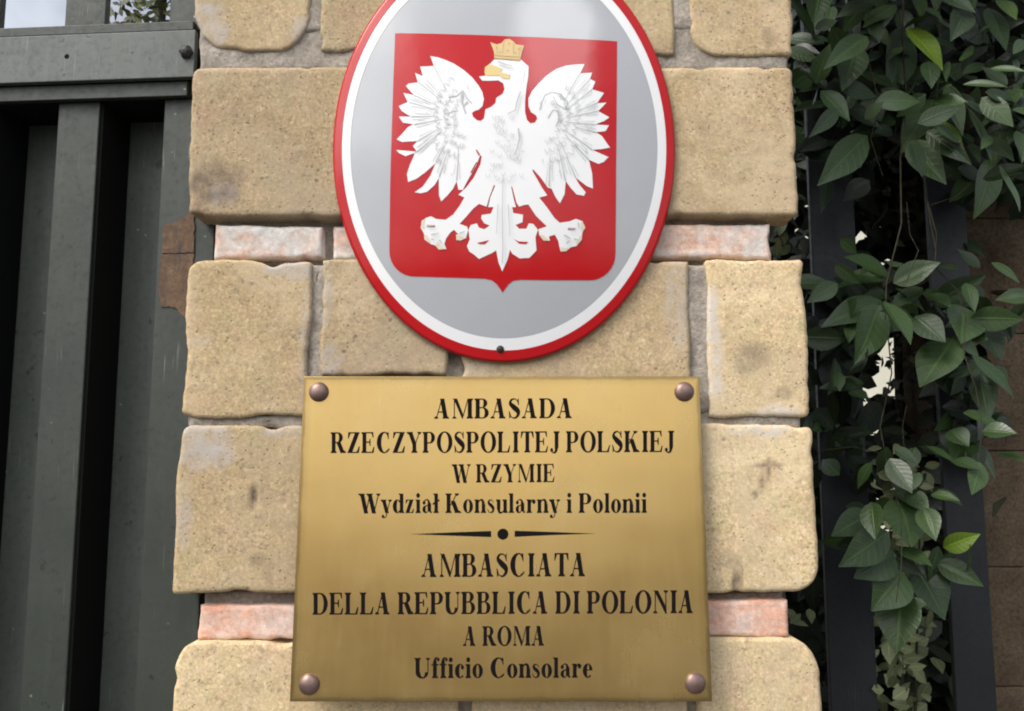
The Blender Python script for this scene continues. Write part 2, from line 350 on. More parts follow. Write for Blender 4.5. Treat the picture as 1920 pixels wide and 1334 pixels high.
# ------------------------------------------------------------------ stone pillar
pil = thing('stone_pillar', 'tan stone block pillar with pink brick bands, carrying the oval sign and the brass plaque', 'pillar', (-.01, .22, 0))
def slab(px0, px1, py0, py1, Y=0.0, depth=.2, rnd=.0013, amp=.0011, edge=.0018, cham=(0, 0, 0, 0), step=.0042, seed=0, stains=(), greys=(), chips=()):
    """irregular block: bulged front face as a grid, skirt going back. cham = tl,tr,br,bl corner cuts (px)"""
    xm = (py0 + py1) / 2
    x0, x1 = at(px0, xm, Y).x, at(px1, xm, Y).x
    z1, z0 = at(960, py0, Y).z, at(960, py1, Y).z
    s = (x1 - x0) / (px1 - px0)
    nx, nz = max(6, int((x1 - x0) / step)), max(4, int((z1 - z0) / step))
    # denser towards the edges
    def par(i, n):
        t = i / n; return t
    V, dirt, grey = [], [], []
    L = Vector((seed * 3.7, seed * 1.3, seed * 2.1))
    for j in range(nz + 1):
        for i in range(nx + 1):
            u, v = par(i, nx), par(j, nz)
            x, z = x0 + u * (x1 - x0), z0 + v * (z1 - z0)
            # corner cuts
            for (cx, cz, cut) in ((x0, z1, cham[0]), (x1, z1, cham[1]), (x1, z0, cham[2]), (x0, z0, cham[3])):
                if cut:
                    c = cut * s * (1 + .3 * noise.noise(Vector((x * 22, 1, z * 22)) + L))
                    qx = cx + (c if cx == x0 else -c); qz = cz + (c if cz == z1 and False else (-c if cz == z1 else c))
                    ddx, ddz = x - qx, z - qz
                    if ddx * (cx - qx) > 0 and ddz * (cz - qz) > 0:
                        ln = math.hypot(ddx, ddz)
                        if ln > 1e-9:
                            # square -> disc map keeps the rows apart
                            m_ = max(abs(ddx), abs(ddz)); f_ = m_ / ln; x = qx + ddx * (f_ * .8 + .2 * min(1, c / ln)); z = qz + ddz * (f_ * .8 + .2 * min(1, c / ln))
            p = Vector((x, 0, z)) + L
            # wobble of the outline, fading inwards
            ex = min(u, 1 - u) * (x1 - x0); ez = min(v, 1 - v) * (z1 - z0)
            wx = max(0, 1 - ex / .03); wz = max(0, 1 - ez / .03)
            dxn = noise.fractal(Vector((.3, z * 14, 5)) + L, 1, 2, 4) * edge + noise.noise(Vector((.3, z * 90, 9)) + L) * edge * .35
            dzn = noise.fractal(Vector((x * 14, .7, 2)) + L, 1, 2, 4) * edge + noise.noise(Vector((x * 90, .2, 3)) + L) * edge * .35
            ch = max(0, noise.noise(Vector((x * 34, 3.1, z * 34)) + L) - .26) * .010      # knocked off bits of the arris
            dxn += ch; dzn += ch
            x += dxn * wx * (1 if u < .5 else -1); z += dzn * wz * (1 if v < .5 else -1)
            # rounded arris
            d = min(ex, ez)
            cc = 1e9
            for (cx, cz, cut) in ((x0, z1, cham[0]), (x1, z1, cham[1]), (x1, z0, cham[2]), (x0, z0, cham[3])):
                pass
            d = max(0, min(d, cc))
            rr = rnd * (1 + .8 * noise.noise(p * 25)) + .35 * ch
            y = 0
            if d < rr: y = rr - math.sqrt(max(0, rr * rr - (rr - d) ** 2))
            y += amp * (noise.fractal(p * 9, 1, 2, 4) * 1.1 + noise.fractal(p * 40, 1, 2, 3) * .55)
            dd = 0.0; gg = 0.0
            for (sx, sy, rx, ry, st) in stains:
                c = at(sx, sy, Y); q = ((x - c.x) / (rx * s)) ** 2 + ((z - c.z) / (ry * s)) ** 2 + .5 * noise.noise(p * 40)
                dd = max(dd, st * max(0, min(1, 1.5 * (1 - q))))
            for (sx, sy, rx, ry, st) in greys:
                c = at(sx, sy, Y); q = ((x - c.x) / (rx * s)) ** 2 + ((z - c.z) / (ry * s)) ** 2 + .7 * noise.noise(p * 45)
                gg = max(gg, st * max(0, min(1, 1.6 * (1 - q))))
            for (sx, sy, rx, ry, dp) in chips:
                c = at(sx, sy, Y); q = ((x - c.x) / (rx * s)) ** 2 + ((z - c.z) / (ry * s)) ** 2
                if q < 1: y += dp * (1 - q)
            V.append(Vector((x, Y + y, z))); dirt.append(dd); grey.append(gg)
    Fc = []
    w = nx + 1
    for j in range(nz):
        for i in range(nx):
            a = j * w + i; Fc.append([a, a + 1, a + w + 1, a + w])
    loop = [i for i in range(w)] + [j * w + nx for j in range(1, nz + 1)] + [nz * w + i for i in range(nx - 1, -1, -1)] + [j * w for j in range(nz - 1, 0, -1)]
    k0 = len(V)
    for q in loop:
        V.append(Vector((V[q].x, Y + depth, V[q].z))); dirt.append(dirt[q]); grey.append(grey[q])
    n = len(loop)
    for i in range(n):
        k = (i + 1) % n; Fc.append([loop[k], loop[i], k0 + i, k0 + k])
    return V, Fc, {'dirt': dirt, 'grey': grey}
def block(seed, rect, tint, label=None, **k):
    V, Fc, A = slab(*rect, seed=seed, **k)
    o = obj('stone_block', V, Fc, STONE, pil, attrs=A, label=label); o.color = (*tint, 1); return o
T1, T2, T3, T4 = (.99, .97, .95), (.90, .89, .91), (1.01, .99, .98), (1.31, 1.31, 1.30)
# course 0 (top)
block(1, (368, 582, -190, 96), T1, depth=.055, cham=(0, 0, 62, 70), greys=[(380, 60, 50, 60, .9), (570, 70, 30, 60, .7)])
block(2, (602, 905, -190, 96), T2, depth=.2)
block(3, (925, 1262, -190, 104), T1, depth=.2)
block(4, (1292, 1482, -190, 104), T3, depth=.055, cham=(0, 0, 10, 60), stains=[(1440, 70, 14, 30, .5)])
# course 1
block(5, (357, 908, 127, 405), T2, depth=.055, cham=(14, 0, 0, 10), stains=[(405, 345, 62, 52, .85), (372, 395, 30, 24, .5)], greys=[(420, 370, 40, 30, .4)])
block(6, (922, 1492, 127, 403), T3, depth=.055, cham=(0, 14, 8, 0), stains=[(1315, 243, 14, 18, .35)])
# course 2
block(7, (347, 580, 490, 782), T1, depth=.055, cham=(26, 0, 0, 8), greys=[(545, 505, 55, 26, .95), (572, 640, 14, 140, .6), (380, 640, 30, 16, .3)], edge=.004)
block(8, (604, 838, 490, 702), T2, depth=.2, greys=[(620, 680, 22, 40, .7), (612, 560, 12, 90, .55)], edge=.004)
block(9, (866, 1292, 490, 770), T3, depth=.2, greys=[(1270, 560, 26, 120, .55), (890, 690, 50, 16, .5)])
block(10, (1328, 1512, 490, 780), T4, depth=.055, cham=(0, 8, 16, 0), stains=[(1408, 672, 46, 34, .6), (1470, 738, 20, 14, .6)], greys=[(1335, 650, 20, 150, .8), (1450, 770, 60, 16, .8)], edge=.004)
# course 3
block(11, (329, 640, 798, 1113), T1, depth=.055, cham=(28, 0, 0, 6), stains=[(475, 936, 7, 32, .95), (480, 1050, 24, 14, .5), (502, 1070, 12, 30, .4)], greys=[(375, 835, 70, 55, .95), (345, 960, 20, 70, .55), (540, 810, 60, 14, .6)], chips=[(475, 936, 6, 30, .004)])
block(12, (664, 1010, 798, 1117), T1, depth=.2)
block(13, (1030, 1528, 796, 1111), T4, depth=.055, cham=(0, 10, 44, 0), stains=[(1441, 872, 34, 6, 1), (1440, 884, 6, 28, 1), (1430, 906, 10, 24, 1), (1416, 926, 10, 8, .9), (1366, 1050, 24, 22, .6), (1383, 1090, 14, 30, .9)], greys=[(1420, 806, 70, 14, .8)], chips=[(1380, 1098, 8, 16, .005)])
# course 4 (bottom)
block(14, (322, 858, 1206, 1560), T4, depth=.055, cham=(44, 0, 0, 0), stains=[(525, 1296, 6, 5, .9)])
block(15, (884, 1290, 1206, 1560), T4, depth=.2)
block(16, (1312, 1542, 1198, 1560), T4, depth=.055, cham=(0, 56, 0, 0), stains=[(1484, 1266, 10, 12, .5)])
# lower courses down to the ground
zb = at(960, 1575, 0).z
k = 20; z1 = zb
while z1 > .02:
    z0 = max(0, z1 - .165)
    py = lambda z: 667 - F * math.tan(math.atan2(z - CAM.z, -CAM.y) - PITCH)
    for (a, b, dd) in ((-.41, -.02, .42), (0, .39, .42)):
        q, fc = box(a, b, .002, dd, z0 + .008, z1, bev=.006)
        o = obj('stone_block', q, fc, STONE, pil); o.color = (*T3, 1)
    z1 = z0
# mortar joints and bricks
def mortar(seed, rect, Y=.0032, depth=.16, **k):
    V, Fc, A = slab(*rect, Y=Y, depth=depth, rnd=.003, amp=.003, edge=.002, seed=seed + 40, **k)
    return V, Fc
M = [mortar(1, (374, 1476, 40, 134), cham=(0, 0, 0, 0)), mortar(2, (572, 614, -180, 60)), mortar(3, (1250, 1305, -180, 60)),
     mortar(4, (570, 616, 498, 776), Y=.007), mortar(5, (828, 878, 500, 776), Y=.014), mortar(6, (1280, 1340, 496, 776), Y=.006),
     mortar(7, (352, 1502, 772, 806), Y=.005), mortar(8, (846, 896, 1214, 1540), Y=.012), mortar(9, (1282, 1324, 1214, 1540), Y=.012),
     mortar(10, (630, 676, 806, 1108)), mortar(11, (1000, 1040, 806, 1108)), mortar(12, (896, 934, 140, 400))]
V, Fc = join(M); obj('mortar_joint', V, Fc, MORTAR, pil)
V, Fc = join([mortar(20, (408, 1440, 404, 500), Y=.030), mortar(21, (380, 1472, 1108, 1216), Y=.030)]); obj('mortar_bed', V, Fc, MORTAR, pil)
def bricks(seed, rows, tint, lab):
    P = []
    for i, (a, b, y0, y1) in enumerate(rows):
        V, Fc, A = slab(a, b, y0, y1, Y=.009, depth=.4, rnd=.0022, amp=.0022, edge=.0024, seed=seed + i, step=.003); P.append((V, Fc))
    V, Fc = join(P); o = obj('brick_course', V, Fc, BRICK, pil, label=lab); o.color = (*tint, 1)
bricks(60, [(403, 604, 424, 484), (624, 850, 424, 486), (868, 1020, 424, 486), (1040, 1200, 422, 486), (1216, 1447, 421, 484)], (1.12, 1.24, 1.30), 'upper band of pale pink bricks')
bricks(80, [(372, 600, 1136, 1200), (616, 830, 1136, 1200), (846, 1060, 1136, 1200), (1076, 1300, 1132, 1196), (1316, 1477, 1128, 1192)], (1.22, 1.12, 1.08), 'lower band of orange pink bricks')
q = box(-.36, .34, .05, .44, 0.0, at(960, -186, 0).z, bev=.003); obj('core', *q, MORTAR, pil)

# ------------------------------------------------------------------ oval sign
RIM_Y, SAG = -.008, .024
c0 = at(945, 282, RIM_Y); SX = c0.x
SA = (at(1267, 275, RIM_Y).x - at(623, 275, RIM_Y).x) / 2 - .0042
zt, zbm = at(945, 0, RIM_Y).z, at(945, 680.5, RIM_Y).z
qq = math.sqrt(1 - ((at(1161, 0, RIM_Y).x - at(719, 0, RIM_Y).x) / 2 / SA) ** 2)
SB = (zt - zbm) / (1 + qq); SZ = zbm + SB; SB -= .0042
def srf(x, z, off=0.0):
    r2 = ((x - SX) / SA) ** 2 + ((z - SZ) / SB) ** 2
    return Vector((x, RIM_Y - SAG * (1 - r2) - off, z))
def snrm(x, z):
    return Vector((-2 * SAG * (x - SX) / SA ** 2 * -1, -1, 2 * SAG * (z - SZ) / SB ** 2)).normalized()
def dpt(px, py):                # photo pixel -> point of the domed face
    y = RIM_Y - SAG * .6
    for _ in range(8):
        p = at(px, py, y); y = srf(p.x, p.z).y
    return Vector((p.x, p.z))
sign = thing('coat_of_arms_sign', 'domed oval enamel sign with a white crowned eagle on a red shield', 'sign', (SX, RIM_Y, SZ - SB))
def ring(name, r0, r1, off, m, edge=False, n=160, k=6):
    V, Fc, N = [], [], []
    for j in range(k + 1):
        r = r0 + (r1 - r0) * j / k
        for i in range(n):
            t = 2 * math.pi * i / n
            x, z = SX + SA * r * math.cos(t), SZ + SB * r * math.sin(t)
            V.append(srf(x, z, off)); N.append(snrm(x, z))
    for j in range(k):
        for i in range(n):
            q = (i + 1) % n; Fc.append([j * n + q, j * n + i, (j + 1) * n + i, (j + 1) * n + q])
    if edge:                    # rolled rim going back to the wall
        for (dr, dy) in ((.003, .0012), (.004, .003), (.0035, .006), (.0, .007)):
            for i in range(n):
                t = 2 * math.pi * i / n
                V.append(Vector((SX + (SA * r1 + dr) * math.cos(t), RIM_Y + dy - off, SZ + (SB * r1 + dr) * math.sin(t))))
                N.append(Vector((math.cos(t), -.6 if dr == .003 else 0.05, math.sin(t))).normalized())
        for e in range(4):
            b = (k + e) * n
            for i in range(n):
                q = (i + 1) % n; Fc.append([b + q, b + i, b + n + i, b + n + q])
    return obj(name, V, Fc, m, sign, normals=N)
ring('enamel_face', .001, 1.0, 0, E_GREY, k=40, edge=True)
ring('white_border', .908, .966, .0004, E_WHITE)
ring('red_border', .961, 1.0, .0008, E_RED, edge=True)
def strip(pts, w0, w1=None):
    w1 = w0 if w1 is None else w1
    L, Rr = [], []
    for i, p in enumerate(pts):
        a, b = pts[max(0, i - 1)], pts[min(len(pts) - 1, i + 1)]
        dx, dy = b[0] - a[0], b[1] - a[1]; q = math.hypot(dx, dy) or 1
        w = (w0 + (w1 - w0) * i / (len(pts) - 1)) / 2
        L.append((p[0] - dy / q * w, p[1] + dx / q * w)); Rr.append((p[0] + dy / q * w, p[1] - dx / q * w))
    return L + Rr[::-1]
def layers(name, Ls, parent):      # one part drawn in several enamel colours
    V, Fc, N, mi, ms = [], [], [], [], []
    for (v, f, n, m) in Ls:
        k = len(V); V += v; N += n; Fc += [[i + k for i in q] for q in f]; mi += [len(ms)] * len(f); ms.append(m)
    o = obj(name, V, Fc, ms[0], parent, normals=N)
    for m in ms[1:]: o.data.materials.append(m)
    o.data.polygons.foreach_set('material_index', mi); return o
def decal(name, polys, off, m, parent, maxlen=.012, lab=None, raw=False):
    """filled outlines (photo pixels) laid on the dome"""
    bm = bmesh.new()
    for pi, pts in enumerate(polys):
        c = [Vector((p[0], p[1], 0)) for p in pts]
        w = [dpt(p[0], p[1]) for p in pts]
        vs = [bm.verts.new((q.x, pi * 1e-5, q.y)) for q in w]
        for tri in tessellate_polygon([[Vector((q.x, q.y, 0)) for q in w]]):
            try: bm.faces.new([vs[i] for i in tri])
            except ValueError: pass
    for _ in range(6):
        lg = [e for e in bm.edges if (e.verts[0].co - e.verts[1].co).length > maxlen]
        if not lg: break
        bmesh.ops.subdivide_edges(bm, edges=lg, cuts=1)
        bmesh.ops.triangulate(bm, faces=[f for f in bm.faces if len(f.verts) > 3])
    N = []
    for v in bm.verts:
        e = v.co.y; N.append(snrm(v.co.x, v.co.z)); v.co = srf(v.co.x, v.co.z, off + e)
    for f in bm.faces:
        f.normal_update()
        if f.normal.y > 0: f.normal_flip()
    V, Fc = dump(bm)
    if raw: return V, Fc, N, m
    return obj(name, V, Fc, m, parent, normals=N, label=lab)
def arc(cx, cy, rx, ry, a0, a1, n=10):
    return [(cx + rx * math.cos(R(a0 + (a1 - a0) * i / n)), cy + ry * math.sin(R(a0 + (a1 - a0) * i / n))) for i in range(n + 1)]
shield = [(741, 63), (850, 65), (960, 69), (1060, 73), (1157, 78), (1156, 200), (1155, 330), (1154, 475)] + arc(1106, 476, 48, 50, 0, 90, 8)[1:] + \
    [(1030, 526), (975, 525), (962, 527), (953, 534), (942.5, 549), (931, 533), (922, 526), (908, 523), (850, 521), (777, 519)] + arc(777, 472, 47, 47, 90, 180, 8)[1:] + [(732, 330), (736, 200)]
decal('shield', [shield], .0004, E_RED, sign)
z1 = lambda x, y: (720 + x / 5.3375, 50 + y / 5.336)
z2 = lambda x, y: (930 + x / 5.3375, 50 + y / 5.336)
z3 = lambda x, y: (720 + x / 4.94, 290 + y / 4.94)
z4 = lambda x, y: (930 + x / 4.94, 290 + y / 4.94)
zh = lambda x, y: (880 + x / 8.336, 60 + y / 8.336)
E = []
E += [z1(*p) for p in ((465, 300), (540, 312), (620, 340), (700, 375), (800, 440), (880, 510), (945, 590), (985, 660), (1000, 730), (985, 800), (950, 835), (905, 850), (880, 868), (890, 905), (930, 942), (970, 948), (1000, 925), (1010, 870), (1015, 832))]
E += [zh(*p) for p in ((330, 1185), (410, 1120), (420, 1040), (520, 975), (550, 900), (530, 810), (450, 765), (330, 770), (205, 770), (150, 705), (250, 690), (240, 640), (245, 560), (330, 500), (385, 440), (400, 425), (600, 440), (780, 465), (810, 440), (870, 500), (925, 545), (920, 700), (895, 850), (880, 980), (870, 1100), (870, 1250))]
E += [z2(*p) for p in ((310, 940), (345, 972), (390, 965), (412, 925), (400, 892), (350, 860), (325, 800), (325, 720), (360, 650), (420, 580), (500, 500), (600, 430), (700, 395), (780, 385), (885, 380), (840, 475), (960, 465), (940, 528), (993, 555), (962, 632), (1080, 668), (1010, 772), (1105, 765), (1022, 850), (1135, 912), (1080, 950), (990, 985), (1130, 992), (1095, 1050), (1000, 1062), (1060, 1100), (1140, 1215), (1060, 1230), (960, 1236), (1130, 1312), (1085, 1330))]
E += [z4(*p) for p in ((1040, 25), (1000, 70), (950, 90), (860, 52), (890, 180), (897, 318), (840, 295), (735, 215), (770, 280), (830, 352), (815, 385), (745, 372), (690, 310), (645, 250), (635, 370), (592, 455), (550, 395), (515, 320), (480, 310), (420, 225), (345, 140), (335, 150), (375, 220), (425, 310), (475, 382), (400, 402), (470, 490), (540, 590), (590, 635), (680, 622), (740, 598), (800, 620), (828, 680), (800, 725), (795, 790), (745, 850), (690, 862), (650, 900), (598, 902), (575, 800), (545, 745), (490, 762), (500, 802), (440, 800), (400, 750), (392, 695), (470, 668), (370, 570), (300, 465), (260, 470), (215, 485), (190, 450), (150, 300), (140, 300), (165, 420), (185, 490), (150, 490), (160, 545), (250, 560), (245, 630), (180, 655), (215, 690), (280, 690), (305, 640), (345, 645), (388, 700), (365, 770), (375, 890), (310, 960), (220, 965), (150, 920), (130, 885), (105, 980), (58, 1085))]
E += [z3(*p) for p in ((1060, 1000), (1040, 890), (1000, 915), (940, 942), (880, 970), (835, 930), (790, 900), (768, 850), (795, 790), (782, 700), (805, 655), (860, 640), (880, 680), (930, 695), (980, 660), (930, 640), (900, 595), (905, 562), (990, 550), (1015, 490), (965, 490), (985, 400), (1030, 290), (1018, 285), (975, 400), (950, 485), (880, 460), (830, 500), (760, 580), (700, 645), (770, 670), (780, 705), (760, 775), (710, 802), (668, 795), (685, 735), (650, 700), (615, 725), (575, 780), (560, 830), (578, 878), (510, 885), (475, 845), (430, 830), (375, 790), (370, 735), (340, 680), (350, 630), (385, 592), (435, 575), (485, 600), (570, 608), (640, 560), (700, 480), (745, 400), (690, 375), (760, 310), (830, 220), (895, 90), (905, 20), (890, 10), (855, 105), (760, 270), (730, 330), (690, 330), (672, 250), (640, 320), (585, 385), (530, 438), (510, 380), (508, 220), (470, 285), (400, 348), (340, 362), (285, 352), (360, 300), (430, 200), (478, 85), (380, 170), (300, 228), (225, 258), (213, 185), (240, 100), (285, 0), (280, -10), (200, 18), (140, -10))]
E += [z1(*p) for p in ((125, 1238), (330, 1255), (290, 1200), (335, 1150), (180, 1158), (128, 1132), (180, 1080), (240, 1010), (295, 982), (190, 965), (150, 905), (270, 905), (180, 850), (148, 800), (238, 760), (195, 668), (300, 690), (220, 600), (245, 575), (340, 562), (312, 468), (390, 500), (362, 405), (430, 402), (500, 398))]
FL = []
FL.append(strip([z1(650, 715), z1(730, 700), z1(790, 645), z1(835, 730), z1(880, 775)], 3.0, 2.4))
FL.append(strip([z1(790, 660), z1(785, 770), z1(820, 880)], 5.5, 2.5))
FL.append(strip([z1(840, 760), z1(800, 800)], 6, 3)); FL.append(strip([z1(640, 880), z1(690, 850), z1(740, 850)], 2.4, 1.4))
FL.append(strip([z2(440, 840), z2(455, 770), z2(490, 690), z2(560, 660), z2(650, 680), z2(715, 760), z2(700, 840), z2(610, 780), z2(570, 700)], 3.0, 2.0))
FL.append(strip([z2(520, 920), z2(570, 840), z2(620, 850), z2(630, 940), z2(600, 1000)], 3.0, 1.4)); FL.append(strip([z2(640, 690), z2(690, 740)], 7, 4))
# quill lines from the gaps between the feathers towards the wing's root
for cx, cy, tips in ((z1(760, 900) + ([z1(500, 398), z1(430, 540), z1(345, 562), z1(300, 690), z1(250, 760), z1(272, 905), z1(300, 985), z1(335, 1150), z1(335, 1255), z3(285, -10), z3(478, 80), z3(508, 215), z3(672, 245)],)),
                     (z2(560, 950) + ([z2(840, 475), z2(940, 528), z2(962, 632), z2(1010, 772), z2(1022, 850), z2(990, 985), z2(1000, 1062), z2(960, 1236), z4(860, 52), z4(735, 215), z4(640, 245), z4(490, 300)],))):
    for (tx, ty) in tips:
        dx, dy = cx - tx, cy - ty; l = math.hypot(dx, dy)
        k = rng.uniform(.45, .68)
        FL.append(strip([(tx, ty), (tx + dx * k * .5 + rng.uniform(-1, 1), ty + dy * k * .5), (tx + dx * k, ty + dy * k)], 1.9, .7))
        for s in (-1, 1):      # shaft of the feather itself
            ox, oy = -dy / l * 6 * s, dx / l * 6 * s
            a, b = rng.uniform(.0, .1), rng.uniform(.22, .5)
            FL.append(strip([(tx + ox + dx * a, ty + oy + dy * a), (tx + ox * .6 + dx * b, ty + oy * .6 + dy * b)], .9, .5))
        if rng.random() < .9:   # small covert scallops
            a = rng.uniform(.55, .85); x, y = tx + dx * a, ty + dy * a
            FL.append(strip([(x - 4, y - 2), (x, y + 2.5), (x + 4, y - 1)], 1.2, .8))
for (wx, wy, sg, tips) in ((z1(900, 900)[0], z1(900, 900)[1], -1, ([z1(560, 370), z1(450, 500), z1(390, 640), z1(350, 760), z1(340, 880), z1(370, 1010), z1(400, 1130), z3(300, 60), z3(430, 110), z3(560, 180), z3(660, 190)])),
                           (z2(430, 950)[0], z2(430, 950)[1], 1, ([z2(800, 440), z2(900, 520), z2(960, 640), z2(1000, 760), z2(990, 900), z2(960, 1010), z2(930, 1130), z4(880, 90), z4(760, 170), z4(620, 220), z4(500, 240)]))):
    for row, (k, n) in enumerate(((.30, 15), (.47, 13), (.63, 11))):      # three rows of covert feathers along the wing
        for i in range(n):
            t = (i + .5 * (row % 2)) / n * (len(tips) - 1); a = int(t); f = t - a
            if a + 1 >= len(tips): continue
            x = tips[a][0] * (1 - f) + tips[a + 1][0] * f; y = tips[a][1] * (1 - f) + tips[a + 1][1] * f
            dx, dy = wx - x, wy - y; l = math.hypot(dx, dy); ux, uy = dx / l, dy / l
            x += dx * k; y += dy * k; w = 5.2 - row * .9; h = 7 - row
            FL.append(strip([(x - uy * w + ux * h, y + ux * w + uy * h), (x - uy * w * .7, y + ux * w * .7), (x - ux * 3, y - uy * 3), (x + uy * w * .7, y - ux * w * .7), (x + uy * w + ux * h, y - ux * w + uy * h)], .8, 1.15))
for y0_ in range(222, 346, 9):     # overlapping breast feathers
    for k in range(-5, 6):
        y = y0_
        x = 945 + k * 8 + (4 if (y0_ // 9) % 2 else 0); lim = 16 + (y - 215) * .16
        if abs(x - 945) > lim or rng.random() < .68: continue
        x += rng.uniform(-3, 3); y = y + rng.uniform(-2, 2)
        FL.append(strip([(x - 3.4, y - 4), (x - 2.6, y + 1), (x, y + 3), (x + 2.6, y + 1), (x + 3.4, y - 4)], .7, 1.0))
for (wx, wy, x0_, x1_, y0_, y1_, sg) in ((880, 235, 765, 885, 150, 330, -1), (1010, 240, 1005, 1120, 150, 330, 1)):
    for _ in range(34):
        x, y = rng.uniform(x0_, x1_), rng.uniform(y0_, y1_)
        d = math.hypot((x - wx) / 1.0, (y - wy) / 1.0)
        if not 30 < d < 100: continue
        ux, uy = (x - wx) / d, (y - wy) / d; L_ = rng.uniform(4, 11)
        FL.append(strip([(x, y), (x + ux * L_ * .5 + rng.uniform(-1, 1), y + uy * L_ * .5), (x + ux * L_, y + uy * L_)], 1.5, .6))
for _ in range(14):             # breast feathers
    x, y = rng.uniform(915, 985), rng.uniform(215, 345)
    if abs(x - 945) > 18 + (y - 215) * .25: continue
    FL.append(strip([(x - 3, y - 2), (x, y + 2), (x + 3, y - 2)], 1.3, .9))
FL.append(strip([zh(800, 950), zh(740, 1130), zh(720, 1240), zh(600, 1300)], 2.6, 1.6)); FL.append(strip([(972, 243), (974, 262), (970, 280), (964, 292)], 3.2, 1.8))
FL.append(strip([zh(450, 490), zh(560, 525), zh(680, 560)], 2.6, 1.2)); FL.append(strip([zh(880, 620), zh(850, 720), zh(840, 820)], 1.6, 1))
FL.append(strip([(943, 330), (942, 400), (943, 470), (942, 495)], 1.2, 1.6)); FL.append(strip([(934, 385), (931, 440)], 1.6, .8)); FL.append(strip([(953, 385), (956, 445)], 1.6, .8))
for (a, b) in ((z3(400, 665), z3(470, 665)), (z3(440, 750), z3(510, 738)), (z3(440, 790), z3(470, 800)), (z3(515, 800), z3(540, 830)), (z4(670, 690), z4(740, 692)), (z4(630, 755), z4(690, 785)), (z4(760, 640), z4(770, 690)), (z4(650, 830), z4(680, 810)), (z4(720, 790), z4(760, 800)), (z3(700, 740), z3(750, 720))):
    FL.append(strip([a, b], 3.2, 1.6))
LY = [decal('eagle', [E], .0009, E_WHITE, sign, raw=True), decal('', FL, .0011, E_LINE, None, maxlen=.03, raw=True)]
RG = [[z3(*p) for p in ((860, 822), (905, 812), (975, 795), (935, 832), (885, 832))], [z4(*p) for p in ((165, 785), (210, 808), (300, 812), (280, 832), (215, 828))],
      strip([z3(395, 664), z3(472, 664)], 2.2, 3.0), strip([z4(665, 692), z4(735, 690)], 3.0, 2.2), strip([(893, 282), (899, 292)], 2.2, 3.5), strip([(883, 325), (894, 305)], 2.5, 2.0)]
LY.append(decal('', RG, .0013, E_RED, None, maxlen=.03, raw=True))
eagle = layers('eagle', LY, sign)
crown = [zh(*p) for p in ((330, 170), (430, 205), (500, 185), (550, 130), (620, 115), (690, 160), (730, 205), (800, 215), (855, 225), (820, 330), (790, 470), (600, 445), (392, 430), (385, 320))]

CL = [strip([zh(388, 372), zh(600, 392), zh(806, 402)], 1.3), strip([zh(392, 418), zh(600, 432), zh(796, 446)], 1.2)]
for (x, y) in ((480, 330), (600, 300), (720, 335), (430, 260), (620, 190), (770, 275)): CL.append([(zh(x, y)[0] + 1.7 * math.cos(R(a)), zh(x, y)[1] + 1.7 * math.sin(R(a))) for a in range(0, 360, 60)])
for (a, b) in (((540, 150), (520, 350)), ((690, 180), (690, 360)), ((420, 220), (440, 350)), ((800, 240), (780, 370))): CL.append(strip([zh(*a), zh(*b)], .9))
layers('crown', [decal('', [crown], .0013, E_GOLD, None, raw=True), decal('', CL, .0016, E_BROWN, None, maxlen=.03, raw=True)], eagle)
beak = [zh(*p) for p in ((245, 560), (330, 515), (420, 545), (520, 590), (480, 640), (640, 680), (620, 745), (520, 735), (470, 690), (330, 690), (250, 690), (238, 630))]
decal('beak', [beak], .0013, E_BEAK, eagle)
CLW = [[z3(*p) for p in q] for q in (((345, 640), (352, 612), (385, 600), (372, 640), (375, 690), (350, 684)), ((372, 740), (400, 752), (430, 800), (425, 826), (380, 790)), ((500, 800), (520, 845), (568, 876), (515, 884), (478, 848)), ((668, 740), (700, 752), (745, 780), (712, 800), (670, 794)))]
CLW += [[z4(*p) for p in q] for q in (((800, 622), (826, 680), (800, 722), (792, 690), (780, 640)), ((795, 740), (794, 790), (748, 846), (745, 810), (770, 770)), ((600, 860), (640, 868), (676, 862), (650, 898), (600, 900)), ((398, 745), (440, 750), (495, 800), (440, 798)))]
for q in CLW: decal('claw', [q], .00125, E_CLAW, eagle, maxlen=.03)

p = dpt(938, 655.5); c = srf(p.x, p.y, .0004); nn = snrm(p.x, p.y)
obj('screw', *dome(c, Vector((1, 0, 0)), nn.cross(Vector((1, 0, 0))).normalized(), nn, .0048, .003), DARK, sign)

# ------------------------------------------------------------------ brass plaque
TILT = R(3.8)
PV = Vector((0, math.sin(TILT), math.cos(TILT))); PN = Vector((0, -math.cos(TILT), math.sin(TILT))); PU = Vector((1, 0, 0))
PO = at(940, 706, -.010)
pw = lambda px, py: hit(px, py, PO, PN)
a, b, c, d = pw(568, 706), pw(1312, 706), pw(1335, 1315), pw(545, 1318)
PX0, PX1 = (a.x + d.x) / 2, (b.x + c.x) / 2
def pl(px, py):
    q = pw(px, py) - PO; return q.dot(PU), q.dot(PV)
PH = -(pl(545, 1317)[1] + pl(1335, 1315)[1]) / 2
PX0 -= PO.x; PX1 -= PO.x
pp = lambda u, v, n=0.0: PO + PU * u + PV * v + PN * n
plaque = thing('brass_plaque', 'weathered brass plaque with black Polish and Italian lettering, screwed under the oval sign', 'plaque', pp((PX0 + PX1) / 2, -PH))
bm = box_bm(PX0, PX1, 0, .003, -PH, 0, bev=.0008)
V, Fc = dump(bm); V = [pp(v.x, v.z, -v.y) for v in V]
obj('brass_plate', V, Fc, BRASS, plaque, smooth=False)
